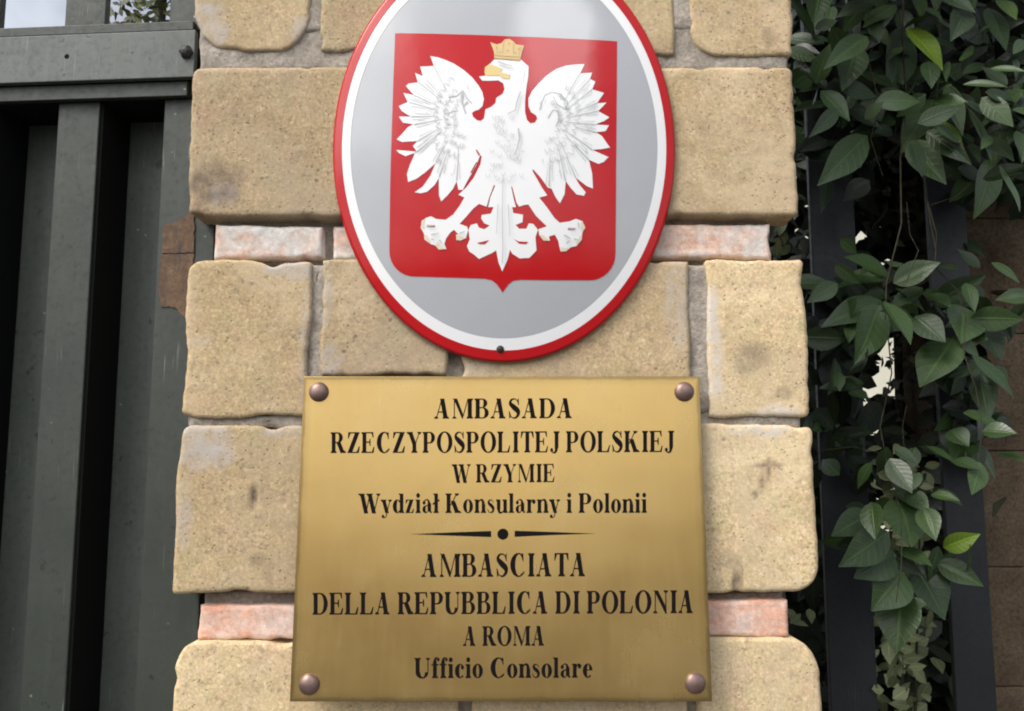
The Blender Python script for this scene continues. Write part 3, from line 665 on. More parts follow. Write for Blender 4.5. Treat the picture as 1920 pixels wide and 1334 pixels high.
for (px, py) in ((598, 735.5), (1283, 735), (580, 1283.5), (1303.5, 1281)):
    u, v = pl(px, py)
    obj('screw', *dome(pp(u, v), PU, PV, PN, .0122, .0062, base=.0012), BRONZE, plaque)
    q = tube([pp(u, v, -.003), pp(u, v - .0, -.045)], [.005, .005], 10)
# ---- bold condensed serif alphabet: each glyph is a list of filled outlines, cap height 1
S, H, SV = .255, .06, .075
def rect(x0, y0, x1, y1): return [(x0, y0), (x1, y0), (x1, y1), (x0, y1)]
def serif(x0, x1, y, up, l=SV, r=SV):
    s = 1 if up else -1
    return [(x0 - l, y), (x1 + r, y), (x1 + r, y + s * H * .8), (x1, y + s * H * 2), (x0, y + s * H * 2), (x0 - l, y + s * H * .8)]
def stem(x, y0=0, y1=1, s=S, b=(SV, SV), t=(SV, SV)):
    P = [rect(x, y0, x + s, y1)]
    if b: P.append(serif(x, x + s, y0, True, *b))
    if t: P.append(serif(x, x + s, y1, False, *t))
    return P
def diag(xb, yb, xt, yt, w): return [[(xb, yb), (xb + w, yb), (xt + w, yt), (xt, yt)]]
def arcr(cx, cy, rx, ry, a0, a1, tx, ty, icx=None, n=14):
    icx = cx if icx is None else icx
    P = []
    for i in range(n):
        q = [a0 + (a1 - a0) * (i + k) / n for k in (0, 1)]
        o = [(cx + rx * math.cos(R(t)), cy + ry * math.sin(R(t))) for t in q]
        c = [(icx + (rx - tx) * math.cos(R(t)), cy + (ry - ty) * math.sin(R(t))) for t in q]
        P.append([o[0], o[1], c[1], c[0]])
    return P
def path(pts, ws, n=5):
    # Catmull-Rom through pts with varying widths
    Q, W = [], []
    for i in range(len(pts) - 1):
        p0, p1, p2, p3 = pts[max(0, i - 1)], pts[i], pts[i + 1], pts[min(len(pts) - 1, i + 2)]
        for k in range(n + (i == len(pts) - 2)):
            t = k / n
            f = lambda a, b, c, d: .5 * (2 * b + (c - a) * t + (2 * a - 5 * b + 4 * c - d) * t * t + (3 * b - a - 3 * c + d) * t ** 3)
            Q.append((f(p0[0], p1[0], p2[0], p3[0]), f(p0[1], p1[1], p2[1], p3[1]))); W.append(ws[i] + (ws[i + 1] - ws[i]) * t)
    P = []
    E2 = []
    for i, p in enumerate(Q):
        a, b = Q[max(0, i - 1)], Q[min(len(Q) - 1, i + 1)]
        dx, dy = b[0] - a[0], b[1] - a[1]; l = math.hypot(dx, dy) or 1
        E2.append(((p[0] - dy / l * W[i] / 2, p[1] + dx / l * W[i] / 2), (p[0] + dy / l * W[i] / 2, p[1] - dx / l * W[i] / 2)))
    for i in range(len(Q) - 1): P.append([E2[i][0], E2[i + 1][0], E2[i + 1][1], E2[i][1]])
    return P
def ball(x, y, r, n=12): return [[(x + r * math.cos(2 * math.pi * i / n), y + r * 1.0 * math.sin(2 * math.pi * i / n)) for i in range(n)]]
X = .69                          # x-height
def glyph(ch):
    g = SV + .02
    if ch == ' ': return .36, []
    if ch == 'A':
        return 1.07, diag(.60, 0, .385, 1, .27) + diag(.13, 0, .46, .98, .06) + [rect(.25, .30, .70, .30 + H)] + [serif(.61, .86, 0, True, .07, .09)] + [serif(.12, .18, 0, True, .10, .10)]
    if ch == 'B':
        return .98, stem(g, t=(SV, 0), b=(SV, 0)) + [rect(g + S, 0, .55, H), rect(g + S, 1 - H, .52, 1), rect(g + S, .51, .52, .51 + H)] + arcr(.52, .77, .30, .23, -90, 90, S * .95, H) + arcr(.55, .28, .36, .28, -90, 90, S, H)
    if ch == 'C':
        return 1.05, arcr(.56, .5, .50, .52, 48, 312, S * 1.05, H, icx=.60) + [[(.80, 1), (.86, 1), (.88, .66), (.83, .66), (.76, .86)]] + path([(.86, .13), (.91, .22)], [.10, .05], 3)
    if ch == 'D':
        return 1.07, stem(g, t=(SV, 0), b=(SV, 0)) + [rect(g + S, 0, .50, H), rect(g + S, 1 - H, .50, 1)] + arcr(.50, .5, .50, .5, -90, 90, S * 1.02, H)
    if ch == 'E':
        return .98, stem(g, t=(SV, 0), b=(SV, 0)) + [rect(g + S, 0, .84, H), rect(g + S, 1 - H, .82, 1), rect(g + S, .49, .62, .49 + H), [(.84, 0), (.91, .30), (.85, .30), (.70, 0)], [(.82, 1), (.84, .73), (.79, .73), (.68, 1)], [(.58, .34), (.64, .34), (.64, .68), (.58, .68), (.54, .515)]]
    if ch == 'I': return .56, stem(.165)
    if ch == 'J': return .72, stem(.36, y0=.2, b=None) + path([(.475, .22), (.44, .06), (.30, -.02), (.17, .04)], [.23, .16, .07, .05]) + ball(.16, .11, .10)
    if ch == 'K':
        return 1.13, stem(g) + diag(g + S - .02, .40, .74, 1, .07) + diag(.66, 0, .36, .62, .29) + [serif(.68, .96, 0, True, .06, .10)] + [serif(.73, .82, 1, False, .10, .10)]
    if ch == 'L':
        return .96, stem(g, b=(SV, 0)) + [rect(g + S, 0, .82, H), [(.82, 0), (.90, .34), (.84, .34), (.66, 0)]]
    if ch == 'M':
        return 1.40, diag(.16, 0, .16, 1, .06) + [serif(.16, .22, 0, True, .10, .10)] + [[(.05, 1), (.36, 1), (.77, .14), (.66, .0), (.17, 1 - H)]] + diag(.66, 0, 1.01, 1, .06) + stem(1.02, t=(.0, SV))
    if ch == 'N':
        return 1.07, diag(.16, 0, .16, 1, .06) + [serif(.16, .22, 0, True, .10, .10)] + [[(.03, 1), (.36, 1), (.91, .24), (.91, -.02), (.84, -.02), (.15, .95)]] + diag(.84, -.02, .84, 1, .06) + [serif(.84, .90, 1, False, .11, .11)]
    if ch == 'O': return 1.15, arcr(.575, .5, .53, .52, 0, 360, S * 1.05, H, n=28)
    if ch == 'P':
        return .92, stem(g, t=(SV, 0)) + [rect(g + S, .44, .50, .44 + H), rect(g + S, 1 - H, .50, 1)] + arcr(.50, .72, .36, .28, -90, 90, S, H)
    if ch == 'R':
        return 1.07, stem(g, t=(SV, 0)) + [rect(g + S, .48, .50, .48 + H), rect(g + S, 1 - H, .50, 1)] + arcr(.50, .74, .34, .26, -90, 90, S, H) + diag(.69, 0, .40, .52, .29) + [serif(.72, .97, 0, True, .02, .08)]
    if ch == 'S':
        return .84, path([(.66, .74), (.58, .90), (.40, .975), (.21, .90), (.17, .74), (.38, .56), (.62, .38), (.66, .22), (.54, .06), (.36, .02), (.20, .10), (.11, .28)], [.05, .05, .06, .12, .20, .28, .28, .20, .12, .06, .05, .05]) + [[(.64, 1), (.69, 1), (.70, .66), (.66, .66), (.60, .82)], [(.10, 0), (.15, 0), (.20, .18), (.11, .36), (.07, .36)]]
    if ch == 'T':
        return .98, stem(.372, t=None) + [rect(.07, 1 - H, .91, 1), [(.07, 1), (.05, .68), (.10, .68), (.24, 1)], [(.91, 1), (.93, .68), (.88, .68), (.74, 1)]]
    if ch == 'U':
        return 1.07, stem(g, y0=.28, b=None) + arcr(.50, .29, .405, .31, 180, 360, S, H * 1.2, icx=.54) + diag(.85, .28, .85, 1, .055) + [serif(.85, .905, 1, False, .10, .10)]
    if ch == 'W':
        return 1.48, diag(.40, -.02, .12, 1, .27) + diag(.50, -.02, .71, .86, .06) + diag(.92, -.02, .62, 1, .27) + diag(1.02, -.02, 1.32, 1, .06) + [serif(.12, .38, 1, False, .10, .06)] + [serif(.66, .90, 1, False, .12, .06)] + [serif(1.31, 1.39, 1, False, .12, .08)]
    if ch == 'Y':
        return 1.07, stem(.42, y1=.46, t=None) + diag(.41, .40, .12, 1, .28) + diag(.58, .42, .87, 1, .06) + [serif(.13, .39, 1, False, .10, .05)] + [serif(.86, .93, 1, False, .11, .09)]
    if ch == 'Z':
        return .98, diag(.07, 0, .60, 1, .30) + [rect(.13, 1 - H, .89, 1), rect(.08, 0, .84, H), [(.13, 1), (.10, .70), (.15, .70), (.32, 1)], [(.84, 0), (.91, .32), (.85, .32), (.66, 0)]]
    s, sv = .23, .06
    if ch == 'i': return .42, stem(.10, 0, X, s, (sv, sv), None) + [[(.04, X), (.10, X), (.10, X - .09), (.04, X - .05)]] + ball(.21, .90, .125)
    if ch in 'lł':
        P = stem(.10, 0, 1.0, s, (sv, sv), None) + [[(.03, 1.0), (.10, 1.0), (.10, .91), (.03, .95)]]
        if ch == 'ł': P.append([(-.02, .40), (.44, .62), (.44, .72), (-.02, .50)])
        return .42, P
    if ch == 'n': return .82, stem(.09, 0, X, s, (sv, sv), None) + [[(.03, X), (.09, X), (.09, X - .09), (.03, X - .05)]] + stem(.52, 0, .46, s, (sv, sv), None) + path([(.29, .55), (.42, .66), (.56, .64), (.627, .46)], [.05, .08, .14, .215])
    if ch == 'u': return .82, stem(.09, .2, X, s, None, (sv, 0)) + stem(.52, 0, X, s, (0, sv), (sv, 0)) + path([(.197, .22), (.27, .04), (.40, .02), (.54, .12)], [.215, .14, .08, .05])
    if ch == 'o': return .74, arcr(.37, X / 2, .33, X / 2 + .015, 0, 360, s * 1.02, .045, n=24)
    if ch == 'd': return .82, arcr(.34, X / 2, .30, X / 2 + .015, 40, 320, s, .045, icx=.38) + stem(.51, 0, 1.0, s, (0, sv), None) + [[(.44, 1), (.51, 1), (.51, .91), (.44, .95)]]
    if ch == 'c': return .66, arcr(.36, X / 2, .32, X / 2 + .015, 50, 318, s, .045, icx=.40) + ball(.52, X - .17, .10)
    if ch == 'e': return .66, arcr(.35, X / 2, .31, X / 2 + .015, 5, 318, s, .045, icx=.38) + [rect(.20, .36, .64, .36 + .045)]
    if ch == 'a': return .74, stem(.40, .08, .50, s, None, None) + path([(.51, .46), (.44, .64), (.30, .68), (.17, .60)], [.2, .10, .05, .05]) + ball(.17, .53, .10) + arcr(.27, .19, .21, .20, 60, 320, .18, .045, icx=.30) + path([(.42, .40), (.30, .375)], [.05, .05], 2) + path([(.55, .12), (.62, .03), (.71, .08)], [.15, .07, .03], 3)
    if ch == 'r': return .66, stem(.09, 0, X, s, (sv, sv), None) + [[(.03, X), (.09, X), (.09, X - .09), (.03, X - .05)]] + path([(.29, .50), (.38, .64), (.50, .65)], [.05, .07, .10], 4) + ball(.51, .57, .115)
    if ch == 's': return .58, path([(.46, .52), (.38, .64), (.26, .665), (.15, .60), (.17, .48), (.34, .36), (.44, .24), (.42, .09), (.28, .02), (.14, .07), (.07, .20)], [.04, .045, .05, .12, .17, .19, .18, .13, .05, .05, .04], 4)
    if ch == 'f': return .50, stem(.12, 0, .80, s, (sv, sv + .03), None) + path([(.227, .78), (.27, .95), (.37, 1.0), (.45, .97)], [.215, .13, .06, .05], 4) + ball(.45, .91, .085) + [rect(.01, X - .06, .45, X)]
    if ch == 'y': return .74, diag(.30, .0, .07, X, .24) + diag(.38, -.02, .60, X, .055) + [serif(.07, .31, X, False, .06, .06)] + [serif(.59, .66, X, False, .10, .08)] + path([(.41, .02), (.35, -.17), (.24, -.24), (.16, -.22)], [.055, .05, .05, .06], 4) + ball(.15, -.17, .09)
    if ch == 'z': return .66, diag(.05, 0, .34, X, .24) + [rect(.08, X - .05, .58, X), rect(.06, 0, .56, .05), [(.08, X), (.06, X - .2), (.10, X - .2), (.22, X)], [(.56, 0), (.61, .22), (.56, .22), (.44, 0)]]
    raise KeyError(ch)
def text_line(txt, xl, ytl, ybl, xr, ytr, ybr):
    W, G = 0, []
    for ch in txt:
        w, P = glyph(ch); G.append((W, P)); W += w + .015
    W -= .015
    B0, B1 = Vector(pl(xl, ybl)), Vector(pl(xr, ybr)); T0, T1 = Vector(pl(xl, ytl)), Vector(pl(xr, ytr))
    V, Fc, k = [], [], 0
    lo = min(p[0] + x for x, P in G for q in P for p in q); hi = max(p[0] + x for x, P in G for q in P for p in q)
    for gx, P in G:
        for q in P:
            k += 1; i0 = len(V)
            for (x, y) in q:
                t = (x + gx - lo) / (hi - lo); b = B0.lerp(B1, t); tt = T0.lerp(T1, t)
                v = b + (tt - b) * y; V.append(pp(v.x, v.y, .0003 + (k % 7) * 2e-5))
            for tri in tessellate_polygon([[Vector((x, y, 0)) for (x, y) in q]]): Fc.append([i0 + i for i in tri])
    o = obj('lettering', V, Fc, INK, plaque, smooth=False, label='black line of lettering reading ' + txt)
text_line('AMBASADA', 814, 748, 785.5, 1072, 747, 784.5)
text_line('RZECZYPOSPOLITEJ POLSKIEJ', 620, 811, 850, 1264, 808, 848)
text_line('W RZYMIE', 847, 871, 905.5, 1040, 870, 904.5)
text_line('Wydział Konsularny i Polonii', 672, 926, 962.5, 1213, 925, 962)
text_line('AMBASCIATA', 790, 1039, 1082.5, 1097, 1037, 1081)
text_line('DELLA REPUBBLICA DI POLONIA', 586, 1112, 1153, 1299, 1107, 1150)
text_line('A ROMA', 868, 1175, 1211.5, 1020, 1174, 1211)
text_line('Ufficio Consolare', 777, 1234, 1272, 1111, 1233, 1271)
dv = []
for pts in ([(768, 1002), (850, 998.5), (921, 996), (921, 1007.5), (850, 1005)], [(965, 995.5), (1040, 998), (1118, 1001), (1040, 1003.5), (965, 1007)], [(943 + 10.5 * math.cos(2 * math.pi * i / 20), 1002 + 10.5 * math.sin(2 * math.pi * i / 20)) for i in range(20)]):
    V = [pp(*pl(*q), .0003) for q in pts]; Fc = [list(t) for t in tessellate_polygon([[Vector((a, b, 0)) for a, b in pts]])]; dv.append((V, Fc))
obj('divider', *join(dv), INK, plaque, smooth=False)

# ------------------------------------------------------------------ left gate
GA = R(4.5)                      # the leaf swings slightly inwards: its left end lies farther away
GO = at(356, 667, .06)
GU = Vector((math.cos(GA), -math.sin(GA), 0)); GN = Vector((-math.sin(GA), -math.cos(GA), 0))   # GN faces the street
def gl(px, py, off=0.0):
    q = hit(px, py, GO + GN * off, GN) - GO; return q.dot(GU), q.z
gate = thing('metal_gate', 'dark green sheet metal gate with a grey top rail beside the stone pillar', 'gate', (GO.x, GO.y, 0))
def gbox(name, u0, u1, n0, n1, z0, z1, m, bev=.0015, label=None):
    """n: distance towards the street; n1 > n0"""
    V, Fc = box(u0, u1, -n1, -n0, z0, z1, bev=bev)
    W = [Vector((GO.x, GO.y, 0)) + GU * v.x + GN * (-v.y) + Vector((0, 0, v.z)) for v in V]
    return obj(name, W, Fc, m, gate, smooth=False, label=label)
ztop = GO.z
zr = lambda py, off=0: GO.z + gl(180, py, off)[1]
uL = -1.5
DEEP = -.080
for (l, r) in ((107, 184), (306, 410), (-95, -18), (-297, -220), (-499, -422), (-701, -624)):
    u0, u1 = gl(l, 250)[0], gl(r, 250)[0]
    gbox('post', u0, u1, DEEP, 0, .05, zr(187) - .0032, GATE)
    gbox('upper_bar', u0, u1, -.014, -.001, zr(64), 2.35, GATE)
    gbox('shade_strip', u1 + .0002, u1 + .004, DEEP + .001, -.004, .05, zr(187) - .0035, SHADE, .0005)  # black strip beside each post, painting the recess shade
gbox('sheet_panel', uL, .05, DEEP - .006, DEEP - .001, .06, zr(110), SHEET)
gbox('top_rail', uL, gl(366, 100, .02)[0], .012, .022, zr(150.5, .022), zr(63, .022), RAIL, .001)
gbox('rail_flange', uL, gl(366, 100)[0], -.030, .010, zr(63, .01), zr(46, .01), GATE, .001)
gbox('lower_rail', uL, gl(358, 170, .0)[0], .002, .012, zr(185, .012), zr(158, .012), GATE, .001)
gbox('rail_back', uL, .06, DEEP, .001, zr(187), zr(160), GATE, .001)
gbox('shade_strip', uL, .06, DEEP + .0005, .0, zr(187) - .003, zr(187) - .0002, SHADE, .0005)  # black strip painting the shade under the rail
gbox('shade_strip', uL, .0, DEEP + .001, -.004, zr(160) + .0002, zr(66), SHADE, .0005)  # black strip painting the shade in the gap between the rails
def gp(px, py, off):
    u, z = gl(px, py, off); return GO + GU * u + GN * off + Vector((0, 0, z))
UPV = Vector((0, 0, 1))
obj('bolt', *dome(gp(350, 99, .022), GU, UPV, GN, .0095, .007, n=6, m=3, base=.003), DARK, gate, smooth=False)
obj('hole_shade_disc', *dome(gp(125, 106, .0223), GU, UPV, GN, .0034, .0002), INK, gate)  # black disc painting the darkness inside the hole
# rusty hinge leaf wrapped over the right post
def hpoly(name, pts, n0, n1, m, lab=None):
    P = []
    for i, (x, y) in enumerate(pts):          # ragged edge
        x2, y2 = pts[(i + 1) % len(pts)]; k = max(1, int(math.hypot(x2 - x, y2 - y) / 4))
        for j in range(k):
            a = j / k; xx, yy = x + (x2 - x) * a, y + (y2 - y) * a
            P.append((xx + 2.6 * noise.noise(Vector((xx * .12, yy * .12, 1))), yy + 2.6 * noise.noise(Vector((xx * .12, yy * .12, 7)))))
    k = len(P); V = [gp(x, y, n0) for x, y in P] + [gp(x, y, n1) for x, y in P]
    Fc = [[k + t for t in tri] for tri in tessellate_polygon([[Vector((x, y, 0)) for x, y in P]])] + [[i, (i + 1) % k, k + (i + 1) % k, k + i] for i in range(k)]
    return obj(name, V, Fc, m, gate, smooth=False, label=lab)
hpoly('hinge', [(306, 424), (326, 418), (342, 408), (358, 400), (364, 402), (364, 474), (304, 475)], .0002, .0022, RUST, 'rusty orange brown upper hinge leaf')
hpoly('hinge', [(301, 477), (364, 476), (360, 540), (356, 585), (346, 598), (334, 582), (318, 574), (302, 578), (297, 540)], .0002, .0016, RUST, 'rusty brown lower hinge leaf with flaking paint')

# ------------------------------------------------------------------ right fence
FY = .29
fence = thing('metal_fence', 'near black metal fence posts behind the vine to the right of the pillar', 'fence', (at(1700, 667, FY).x, FY, 0))
for (l, r, y, nm, m) in ((1553, 1641, 1200, 'post', FENCE), (1787, 1862, 1200, 'post', FENCE)):
    q = box(at(l, y, FY).x, at(r, y, FY).x, FY, FY + .012, .05, 2.5); obj(nm, *q, m, fence, smooth=False)
for z in (.25, 2.35):
    q = box(at(1545, 1200, FY).x, at(1905, 1200, FY).x, FY + .0125, FY + .03, z, z + .05); obj('rail', *q, FENCE, fence, smooth=False)

# ------------------------------------------------------------------ brown masonry pillar at the far right
BY = .46
bp = thing('masonry_pillar', 'dark brown block pillar in shade at the right edge behind the fence', 'pillar', (at(1990, 900, BY).x, BY, 0))
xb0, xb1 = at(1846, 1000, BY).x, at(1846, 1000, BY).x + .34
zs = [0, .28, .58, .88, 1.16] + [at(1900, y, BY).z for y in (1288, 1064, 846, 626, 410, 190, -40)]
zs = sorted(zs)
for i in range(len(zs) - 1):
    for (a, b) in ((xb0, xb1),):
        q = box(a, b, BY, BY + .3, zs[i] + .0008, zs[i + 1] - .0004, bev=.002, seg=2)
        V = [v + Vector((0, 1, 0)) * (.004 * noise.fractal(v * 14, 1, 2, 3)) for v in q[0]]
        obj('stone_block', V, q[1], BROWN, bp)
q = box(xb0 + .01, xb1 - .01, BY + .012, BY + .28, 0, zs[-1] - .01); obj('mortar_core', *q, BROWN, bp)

# ------------------------------------------------------------------ leaves
def leaf(B, T, w, nrm, fold=.25, sag=.12, tint=.5, curl=0.0, n=7, m=2):
    ax = T - B; L = ax.length; ax = ax / L
    sd_ = ax.cross(nrm).normalized(); up = sd_.cross(ax).normalized()
    V, Fc, tn, rb, al = [], [], [], [], []
    for i in range(n + 1):
        t = i / n
        hw = w / 2 * (math.sin(math.pi * min(1, t ** .78)) ** .85) * (1 - .25 * max(0, t - .6) / .4)
        if i in (0, n): hw = w * .012
        c = B + ax * (L * t) + up * (-sag * L * (t * t - .3 * t) + curl * L * math.sin(t * 6))
        for k in range(-m, m + 1):
            s = k / m
            V.append(c + sd_ * (hw * s) + up * (abs(s) * hw * fold - .3 * hw * fold * s * s))
            tn.append(tint); rb.append(s); al.append(t)
    q = 2 * m + 1
    for i in range(n):
        for k in range(q - 1):
            a = i * q + k; Fc.append([a, a + 1, a + q + 1, a + q])
    return V, Fc, tn, rb, al
class Foliage:
    def __init__(s): s.V, s.F, s.t, s.r, s.a = [], [], [], [], []
    def add(s, L):
        k = len(s.V); s.V += L[0]; s.F += [[i + k for i in f] for f in L[1]]; s.t += L[2]; s.r += L[3]; s.a += L[4]
    def build(s, name, m, parent, label=None): return obj(name, s.V, s.F, m, parent, attrs={'tint': s.t, 'rib': s.r, 'along': s.a}, label=label)
def rleaf(c, L, w, tint, droop=.6, rg=rng, n=4, m=1, face=.55):
    d = Vector((rg.gauss(0, 1), rg.gauss(0, .7) - .2, rg.gauss(0, .7) - droop)).normalized()
    nr = Vector((rg.gauss(0, .6), -face - abs(rg.gauss(0, .5)), .5 + rg.gauss(0, .4))).normalized()
    if abs(d.dot(nr)) > .9: nr = Vector((nr.z, -.6, nr.x)).normalized()
    return leaf(c - d * L * .5, c + d * L * .5, w, nr, rg.uniform(.1, .4), rg.uniform(.02, .2), tint, 0, n, m)

g6 = lambda x, y: (1440 + x / 3.335, y / 3.335)
g7 = lambda x, y: (1440 + x / 2.9, 400 + y / 2.9)
g8 = lambda x, y: (1440 + x / 2.815, 860 + y / 2.815)
top = [((330, -40), (290, 135), 140, .5), ((800, 30), (600, 150), 120, .5), ((560, -60), (640, 120), 120, .4), ((920, -60), (965, 110), 110, .7), ((620, 230), (365, 405), 140, .45), ((560, 290), (470, 555), 180, .35),
       ((850, 180), (770, 605), 235, .55), ((870, 180), (1115, 405), 150, .97), ((1125, 385), (1112, 505), 45, .5), ((1050, 620), (835, 915), 185, .7), ((1120, 520), (1225, 830), 110, .6), ((1050, 750), (1235, 905), 100, .9),
       ((880, 890), (1112, 1140), 165, .5), ((620, 850), (325, 1150), 190, .55), ((440, 680), (285, 840), 95, .3), ((450, 640), (720, 790), 110, .1), ((370, 650), (160, 680), 95, .4), ((200, 430), (410, 570), 95, .1),
       ((1590, 520), (1335, 760), 100, .65), ((1400, 1000), (1330, 1345), 175, .7), ((1450, 1030), (1590, 1320), 120, .72), ((1255, 680), (1415, 1000), 85, .5), ((1370, 50), (1505, 295), 140, .4), ((1240, 60), (1165, 225), 150, .25),
       ((1390, 430), (1620, 440), 60, .5), ((1220, 530), (1500, 530), 70, .4), ((370, 1100), (350, 1310), 90, .2), ((405, 40), (380, 165), 70, .35), ((1600, 250), (1540, 330), 70, .5), ((980, 50), (1095, 115), 55, .5),
       ((1440, 0), (1560, 110), 110, .85), ((640, 170), (760, 270), 100, .5), ((1060, -40), (1300, 50), 110, .3), ((700, 560), (930, 620), 50, .4), ((990, 820), (1270, 1010), 130, .35), ((1500, 560), (1610, 760), 130, .2), ((1260, 900), (1330, 1000), 60, .5),
       ((150, 300), (330, 330), 80, .05), ((480, 60), (540, 300), 130, .05), ((1350, 260), (1210, 420), 120, .1), ((1560, 820), (1610, 990), 90, .3)]
mid = [((660, 340), (430, 225), 150, .5), ((640, 370), (360, 370), 95, .5), ((470, 430), (240, 420), 115, .1), ((620, 480), (310, 590), 145, .5), ((610, 500), (490, 810), 180, .62), ((630, 480), (795, 700), 180, .6),
       ((680, 380), (935, 265), 130, .5), ((920, 290), (1035, 300), 95, .25), ((680, 410), (860, 530), 105, .5), ((650, 440), (530, 440), 80, .45), ((420, 600), (285, 785), 95, .1), ((620, 1040), (470, 1210), 140, .1), ((700, 560), (860, 640), 110, .3)]
right = [((890, 490), (1195, 340), 135, .35), ((1075, 380), (1130, 525), 75, .5), ((1065, 510), (1055, 705), 210, .6), ((1100, 570), (1395, 580), 125, .55), ((1140, 610), (1285, 785), 160, .4), ((1010, 680), (825, 935), 210, .5),
         ((1110, 770), (1355, 985), 110, .4), ((1140, 840), (1210, 1115), 130, .4), ((930, 1000), (1090, 1230), 130, .05), ((800, 560), (965, 695), 140, .4), ((1165, 1185), (1350, 1190), 100, .5), ((1090, 1230), (1005, 1340), 140, .5),
         ((1240, 1310), (1400, 1335), 100, .5), ((870, 440), (1000, 500), 110, .4), ((990, 1180), (1090, 1260), 110, .4)]
low = [((540, 290), (340, 405), 130, .4), ((640, 390), (380, 570), 165, .45), ((660, 500), (470, 625), 170, .35), ((690, 210), (770, 460), 240, .55), ((545, 230), (560, 420), 110, .5), ((690, 480), (870, 555), 100, .6),
       ((770, 560), (950, 840), 200, .4), ((710, 600), (560, 800), 190, .45), ((700, 690), (672, 1015), 200, .5), ((925, 470), (1115, 405), 95, .9), ((890, 550), (1140, 665), 110, .55), ((1120, 20), (1085, 185), 105, .6),
       ((980, 10), (1120, 40), 90, .4), ((860, 190), (1010, 215), 60, .5), ((820, 260), (885, 430), 110, .55), ((740, 170), (850, 280), 90, .5), ((420, -20), (560, 120), 130, .1), ((640, 0), (760, 180), 110, .3)]
vine = thing('climbing_vine', 'glossy dark green climbing vine hanging over the black fence right of the pillar', 'vine', (at(1700, 667, .16).x, .16, 0))
rl = random.Random(21)
Yc = {'top': (.04, .20), 'mid': (.10, .20), 'right': (.14, .24), 'low': (.11, .20)}
for nm, g, lst, sc in (('top', g6, top, 3.335), ('mid', g7, mid, 2.9), ('right', g7, right, 2.9), ('low', g8, low, 2.815)):
    fo = Foliage(); y0, y1 = Yc[nm]
    for (b, t, w, tint) in lst:
        Y = rl.uniform(y0, y1) + (.1 if tint < .12 else 0)
        pb, pt = g(*b), g(*t)
        B, T = at(*pb, Y + .012), at(*pt, Y - .022)
        ww = w / sc * (Y - CAM.y) / F * 1.12
        nr = Vector((rl.gauss(0, .35), -1, .45 + rl.gauss(0, .3))).normalized()
        fo.add(leaf(B, T, ww, nr, rl.uniform(.12, .5), rl.uniform(.05, .22), min(1, max(0, tint + rl.uniform(-.06, .06))), rl.uniform(-.02, .02), 9, 3))
    if nm == 'top':              # dark-tinted depth of the upper mass; unseen overhang above the frame, added to block skylight
        for _ in range(1150):
            px, py = rl.uniform(1490, 2060), rl.uniform(-420, 385)
            if py > 230 and (rl.random() < .45 or 1640 < px < 1735): continue
            if py > 300 and px < 1600: continue
            Y = rl.uniform(.20, .46) if py > -40 else rl.uniform(.0, .5)
            fo.add(rleaf(at(px, py, Y), rl.uniform(.05, .085), rl.uniform(.026, .042), rl.uniform(0, .4), .5, rl, 6, 2))
    for (cx, cy, sx, sy, n) in {'top': ((1600, 120, 75, 110, 46), (1760, 150, 90, 130, 60), (1880, 180, 50, 120, 40)), 'mid': ((1650, 580, 62, 52, 20), (1590, 700, 36, 60, 10), (1650, 870, 60, 60, 14)),
                                'right': ((1830, 620, 48, 60, 26), (1820, 770, 50, 60, 16)), 'low': ((1690, 1010, 68, 55, 15), (1690, 1120, 32, 45, 4), (1690, 905, 45, 40, 4))}[nm]:
        for _ in range(n):
            px, py = rl.gauss(cx, sx), rl.gauss(cy, sy)
            if px < 1500 or (nm == 'top' and py > 330) or 1628 < px < 1748 and 625 < py < 850: continue
            Y = rl.uniform(y0 + .03, y1 + .05); L = rl.uniform(.032, .066)
            fo.add(rleaf(at(px, py, Y), L, L * rl.uniform(.42, .56), rl.uniform(.15, .72), .7, rl, 7, 2, .8))
    if nm in ('mid', 'right'):   # darker leaves behind the sprays, shade put into their tint
        for _ in range(46):
            px, py = (rl.uniform(1505, 1660), rl.uniform(540, 930)) if nm == 'mid' else (rl.uniform(1745, 1880), rl.uniform(540, 860))
            if 1600 < px < 1775 and 600 < py < 850: continue
            fo.add(rleaf(at(px, py, rl.uniform(.22, .275)), rl.uniform(.045, .075), rl.uniform(.024, .036), rl.uniform(0, .22 if nm == 'mid' else .4), .6, rl, 6, 2))
    fo.build('foliage', LEAF, vine)
ST = []
def twig(pts, r0, r1, Y0, Y1):
    P = [at(x, y, Y0 + (Y1 - Y0) * i / (len(pts) - 1)) for i, (x, y) in enumerate(pts)]
    r0 *= .4; r1 *= .45
    ST.append(tube(P, [r0 + (r1 - r0) * i / (len(P) - 1) for i in range(len(P))]))
twig([(1700, -60), (1690, 60), (1700, 180), (1688, 300), (1690, 420), (1662, 530), (1660, 600)], .004, .002, .2, .11)
twig([(1760, -50), (1765, 120), (1742, 250), (1730, 330), (1745, 420), (1755, 470), (1750, 520)], .0035, .0016, .2, .15)
twig([(1740, 380), (1756, 440), (1752, 500), (1795, 545), (1812, 600), (1806, 660)], .002, .0016, .16, .13)
twig([(1700, 380), (1706, 440), (1722, 470), (1700, 530)], .0016, .0012, .17, .12)
twig([(1662, 600), (1672, 700), (1650, 800), (1668, 900), (1690, 960), (1690, 1060), (1680, 1130)], .0025, .0016, .19, .1)
twig([(1806, 660), (1830, 730), (1842, 800), (1835, 860)], .0018, .0012, .13, .13)
twig([(1630, 120), (1650, 200), (1632, 260), (1655, 330)], .0022, .0014, .12, .16); twig([(1770, 150), (1800, 180), (1830, 230), (1860, 290)], .0022, .0014, .1, .1)
twig([(1500, 905), (1540, 845), (1600, 838), (1650, 850)], .0012, .001, .16, .16); twig([(1822, 345), (1790, 370), (1745, 385)], .0012, .001, .14, .16)
